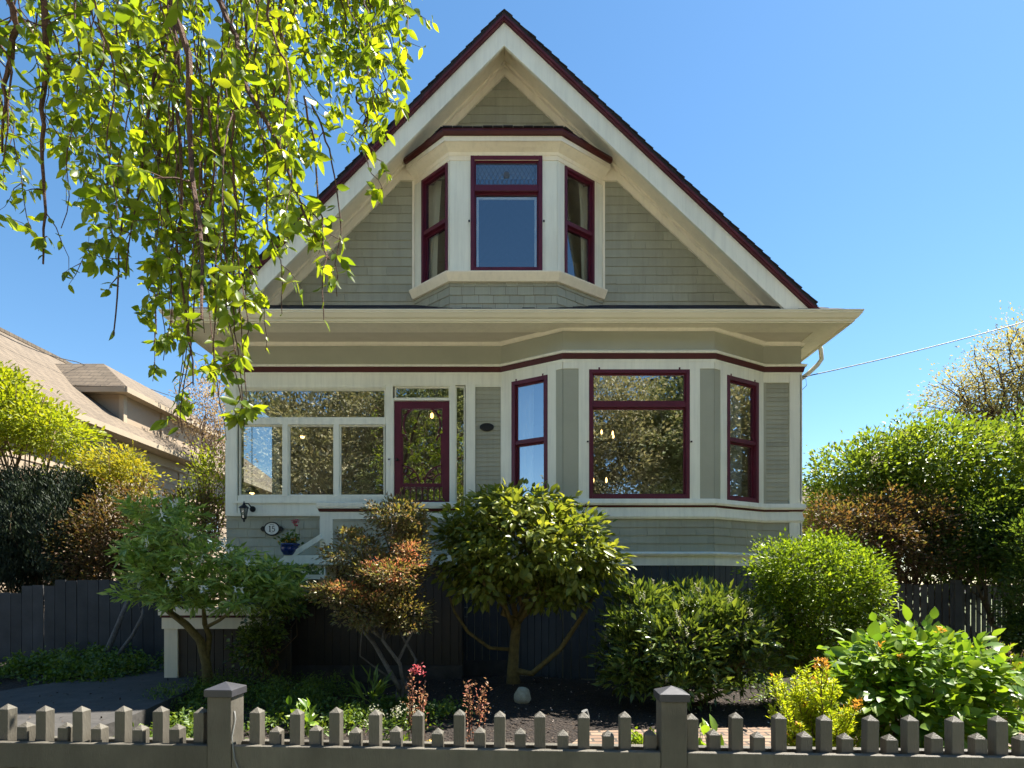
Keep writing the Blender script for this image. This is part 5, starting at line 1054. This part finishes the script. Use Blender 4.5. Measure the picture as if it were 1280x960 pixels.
# ------------------------------------------------------------------ WEEPING TREE (trunk outside the frame at left)
wt = plant('weeping_cherry', (-3.5, 1.2, 0), 'weeping tree with backlit lime leaves on drooping branches at upper left', 'tree')
m = MB(); m.tube([(-3.5, 1.2, -.1), (-3.45, 1.25, 1.2), (-3.3, 1.4, 2.6), (-3.1, 1.6, 3.8)], [.19, .15, .13, .11], 12)
LIMB = []
for e, r in (((-1.0, 2.4, 4.75), .055), ((-.5, 3.4, 5.5), .05), ((-2.2, 3.6, 5.7), .055), ((-1.8, 1.9, 4.3), .05), ((-.55, 2.6, 4.9), .035), ((-3.0, 3.2, 5.2), .05), ((-1.4, 3.0, 5.2), .045)):
    a = Vector((-3.1, 1.6, 3.8)); mid = a.lerp(Vector(e), .5)+Vector((0, 0, .45)); pts = []
    for k in range(9): t_ = k/8; pts.append((1-t_)**2*a+2*t_*(1-t_)*mid+t_*t_*Vector(e))
    m.tube(pts, [r*(1-.75*k/8) for k in range(9)], 8); LIMB += pts[3:]
obj('trunk', m, M['darkbark'], wt, smooth=True)
br_ = MB(); LP = []; LD = []; LS = []
env = [(-60, 330), (0, 370), (60, 375), (105, 395), (140, 370), (190, 430), (235, 500), (285, 500), (318, 430), (340, 400), (366, 250), (395, 200), (430, 190), (468, 225), (490, 170), (520, 130), (545, 95), (560, 40)]
def envy(x): return float(np.interp(x, [e[0] for e in env], [e[1] for e in env]))
def leaf(p, s0=.030, s1=.070):
    a2 = random.uniform(0, 6.3); LP.append(tuple(p)); LD.append((math.cos(a2)*.75, math.sin(a2)*.75, -random.uniform(-.1, 1.5))); LS.append(random.uniform(s0, s1))
def twig(p, d, ln, r=.0018, leafy=1.0, depth=0):
    """zigzag side shoot that arches out and then droops"""
    n_ = max(3, int(ln/.05)); q = [Vector(p)]; d = Vector(d)
    for k in range(n_):
        d = (d+Vector((random.gauss(0, .28), random.gauss(0, .28), random.gauss(-.16, .16)))).normalized(); q.append(q[-1]+d*ln/n_)
        if depth < 1 and random.random() < .28: a = random.uniform(0, 6.3); twig(q[-1], (math.cos(a), math.sin(a), -.4), ln*random.uniform(.25, .5), r*.7, leafy, depth+1)
        for _ in range(2 if random.random() < .8*leafy else 0): leaf(q[-1].lerp(q[-2], random.random()))
    for _ in range(2): leaf(q[-1])
    br_.tube(q, [max(.0007, r*(1-.7*k/n_)) for k in range(n_+1)], 4, cap=False)
def strand(x0, x1, ylen, Y, r=.006, dens=1.0, y0=-60, leafy=1.0, wig=9, tl=.30):
    n_ = 18; pts = []; w = [random.uniform(0, 6) for _ in range(4)]; dY = random.uniform(-.5, .5); kx = 0
    for k in range(n_+1):
        t_ = k/n_; kx += random.gauss(0, 2.2); px = x0+(x1-x0)*(t_**.8)+wig*math.sin(w[0]+t_*5)+wig*.5*math.sin(w[1]+t_*13)+kx; py = y0+(ylen-y0)*t_+random.gauss(0, 2)
        pts.append(Vector(P(px, py, Y+dY*t_+.05*math.sin(w[2]+6*t_))))
    near = min(LIMB, key=lambda q: (q-pts[0]).length); full = [near, near.lerp(pts[0], .5)+Vector((0, 0, .12))]+pts if y0 < 0 else pts
    rr = [r*(1-.8*k/n_)+.0011 for k in range(n_+1)]; br_.tube(full, ([r*1.3, r*1.15] if y0 < 0 else [])+rr, 5, cap=False)
    L = sum((pts[i+1]-pts[i]).length for i in range(n_)); s = .05
    while s < L:
        f = s/L*n_; i0 = min(n_-1, int(f)); p = pts[i0].lerp(pts[i0+1], f-i0)
        if random.random() < .36*dens: a = random.uniform(0, 6.3); twig(p, (math.cos(a), math.sin(a)*.7, random.uniform(-.8, .3)), random.uniform(.08, tl)*min(1, (L-s)/.4+.35), .0018+r*.12, leafy)
        if random.random() < leafy: leaf(p)
        s += random.uniform(.03, .06)/dens
for k in range(55):
    x0 = random.uniform(-70, 370); fr_ = random.uniform(.30, .92)**.8; x1 = min(352, x0+random.choice([-1, 1, 1])*random.uniform(5, 75)); strand(x0, x1, envy(x1)*fr_*.93, random.uniform(1.9, 3.9), random.choice([.0025, .003, .005]), .9, leafy=.8)
for k in range(24):
    x0 = random.uniform(370, 510); x1 = min(540, x0+random.uniform(-5, 38)); strand(x0, x1, envy(x1)*random.uniform(.4, .92), random.uniform(2.3, 3.4), .003, .9, leafy=.8, wig=5, tl=.18)
for x0, x1, yl, Y, r in ((215, 268, 400, 2.2, .014), (222, 402, 325, 2.4, .013), (40, 68, 330, 2.2, .013), (-5, 12, 190, 2.0, .014), (232, 150, 420, 2.6, .008), (225, 246, 480, 2.3, .009), (300, 352, 200, 2.7, .006)):
    strand(x0, x1, yl, Y, r, .7, leafy=.5, wig=7, tl=.34)
for x0, x1, yl, Y in ((205, 215, 400, 2.7), (215, 225, 440, 2.4), (230, 245, 430, 2.9), (245, 262, 415, 2.5), (255, 275, 400, 2.2), (265, 290, 420, 2.8), (280, 306, 400, 2.4), (225, 205, 420, 2.2), (240, 235, 460, 2.3)):
    strand(x0, x1, yl, Y, .003, .55, leafy=.55, y0=60, wig=7, tl=.2)
for x0, x1, yl, Y in ((385, 408, 400, 2.2), (395, 425, 372, 2.3), (262, 232, 540, 2.2), (250, 270, 550, 2.2), (300, 285, 525, 2.1), (275, 300, 510, 2.3), (240, 222, 535, 2.5), (455, 478, 235, 2.5), (440, 465, 215, 2.4), (190, 200, 450, 2.5), (205, 196, 480, 2.8), (215, 235, 520, 2.5), (280, 262, 500, 2.7), (285, 292, 535, 2.5), (295, 318, 440, 2.8), (210, 180, 430, 2.6), (330, 345, 390, 2.4), (290, 310, 450, 2.5)):
    strand(x0, x1, yl, Y, .0035, .75, leafy=.75, y0=120, wig=6, tl=.15)
obj('branches', br_, M['darkbark'], wt)
LP = np.array(LP); LD = np.array(LD); LS = np.array(LS); print('weep leaves', len(LP))
big = rng.random(len(LP)) < .07; LS[big] *= 1.45
leaves('foliage', LP, LD, LS, LS*rng.uniform(.38, .52, len(LS)), M['l_weep'], wt, fine=True, fold=.16, curl=.12, up=np.tile([[0., 0, 1]], (len(LP), 1))*.6+rng.normal(0, .8, (len(LP), 3)))

# dark conifers added behind the street trees to fill gaps in window reflections
for k, (x, y, h, r) in enumerate(((-30, -25, 17, 4), (-21, -24, 19, 4), (-13, -25, 18, 4), (-5, -24, 20, 4.2), (4, -25, 18, 4), (12, -24, 20, 4.2), (21, -25, 19, 4), (30, -24, 18, 4))):
    t = plant('conifer', (x, y, 0), ['leftmost', 'second', 'third', 'fourth', 'fifth', 'sixth', 'seventh', 'rightmost'][k]+' dark conifer from the left in the row added behind the street trees', 'tree', 'conifers added behind the street trees')
    m = MB(); m.tube([(x, y, -.1), (x, y, h*.5), (x, y, h*.97)], [.3, .2, .03], 8); obj('trunk', m, M['greybark'], t)
    lb = [(x, y, h*(.10+.13*q), r*(1-.12*q), r*(1-.12*q), h*.09) for q in range(7)]; crown('crown', lb, 420, 26, .5, .40, .4, M['l_yew'], t, inner=.35, droop=.5)
# ------------------------------------------------------------------ STREET TREES across the road (seen mirrored in the windows)
TR = [(-26, -17, 15, 5.2), (-18, -16, 15.5, 5), (-10.5, -16, 15, 4.8), (-3.5, -15.5, 16.5, 5), (4, -16.5, 17, 5), (11.5, -15.5, 16, 4.8), (19, -17, 16, 5), (28, -16, 15, 5)]
TL = ['leftmost street tree across the road', 'street tree second from left across the road', 'street tree third from left across the road', 'street tree just left of straight across the road', 'tallest street tree almost straight across the road from the house', 'street tree third from right across the road', 'street tree second from right across the road', 'rightmost street tree across the road']
for k, (x, y, h, r) in enumerate(TR):
    t = plant('street_tree', (x, y, 0), TL[k], 'tree', 'street trees across the road')
    lb = [(x, y, h*.6, r, r, h*.36)]+[(x+r*.6*math.cos(a), y+r*.6*math.sin(a), h*random.uniform(.38, .78), r*.5, r*.5, h*.15) for a in np.arange(0, 6.2, .9)]
    m = MB(); m.tube([(x, y, -.1), (x+.1, y, h*.2), (x, y, h*.4)], [.28, .22, .16], 8); limbs(m, (x, y, h*.35), lb[1:], .10, 4, tip=.015); obj('trunk', m, M['greybark'], t)
    crown('crown', lb, 520, 75, .42, .19, .6, M[['l_street', 'l_street2'][k % 2]], t, inner=.45, flat=.6)

t = plant('added_side_tree', (12, 5.6, 0), 'full leafy tree added unseen at far right for the bay window to reflect', 'tree'); lb = [(12, 5.6, 5.0, 2.4, 3.0, 3.6), (11.5, 8.0, 4.4, 1.8, 2.0, 3.0), (12, 3.2, 4.4, 1.8, 2.0, 3.0)]  # unseen tree added for the right bay window to mirror
m = MB(); m.tube([(12, 5.6, -.1), (12, 5.6, 1.5), (12, 5.6, 3)], [.2, .16, .12], 8); limbs(m, (12, 5.6, 2.2), lb, .07, 8, tip=.01); obj('trunk', m, M['greybark'], t); crown('crown', lb, 2200, 14, .2, .15, .6, M['l_street'], t, inner=.5)
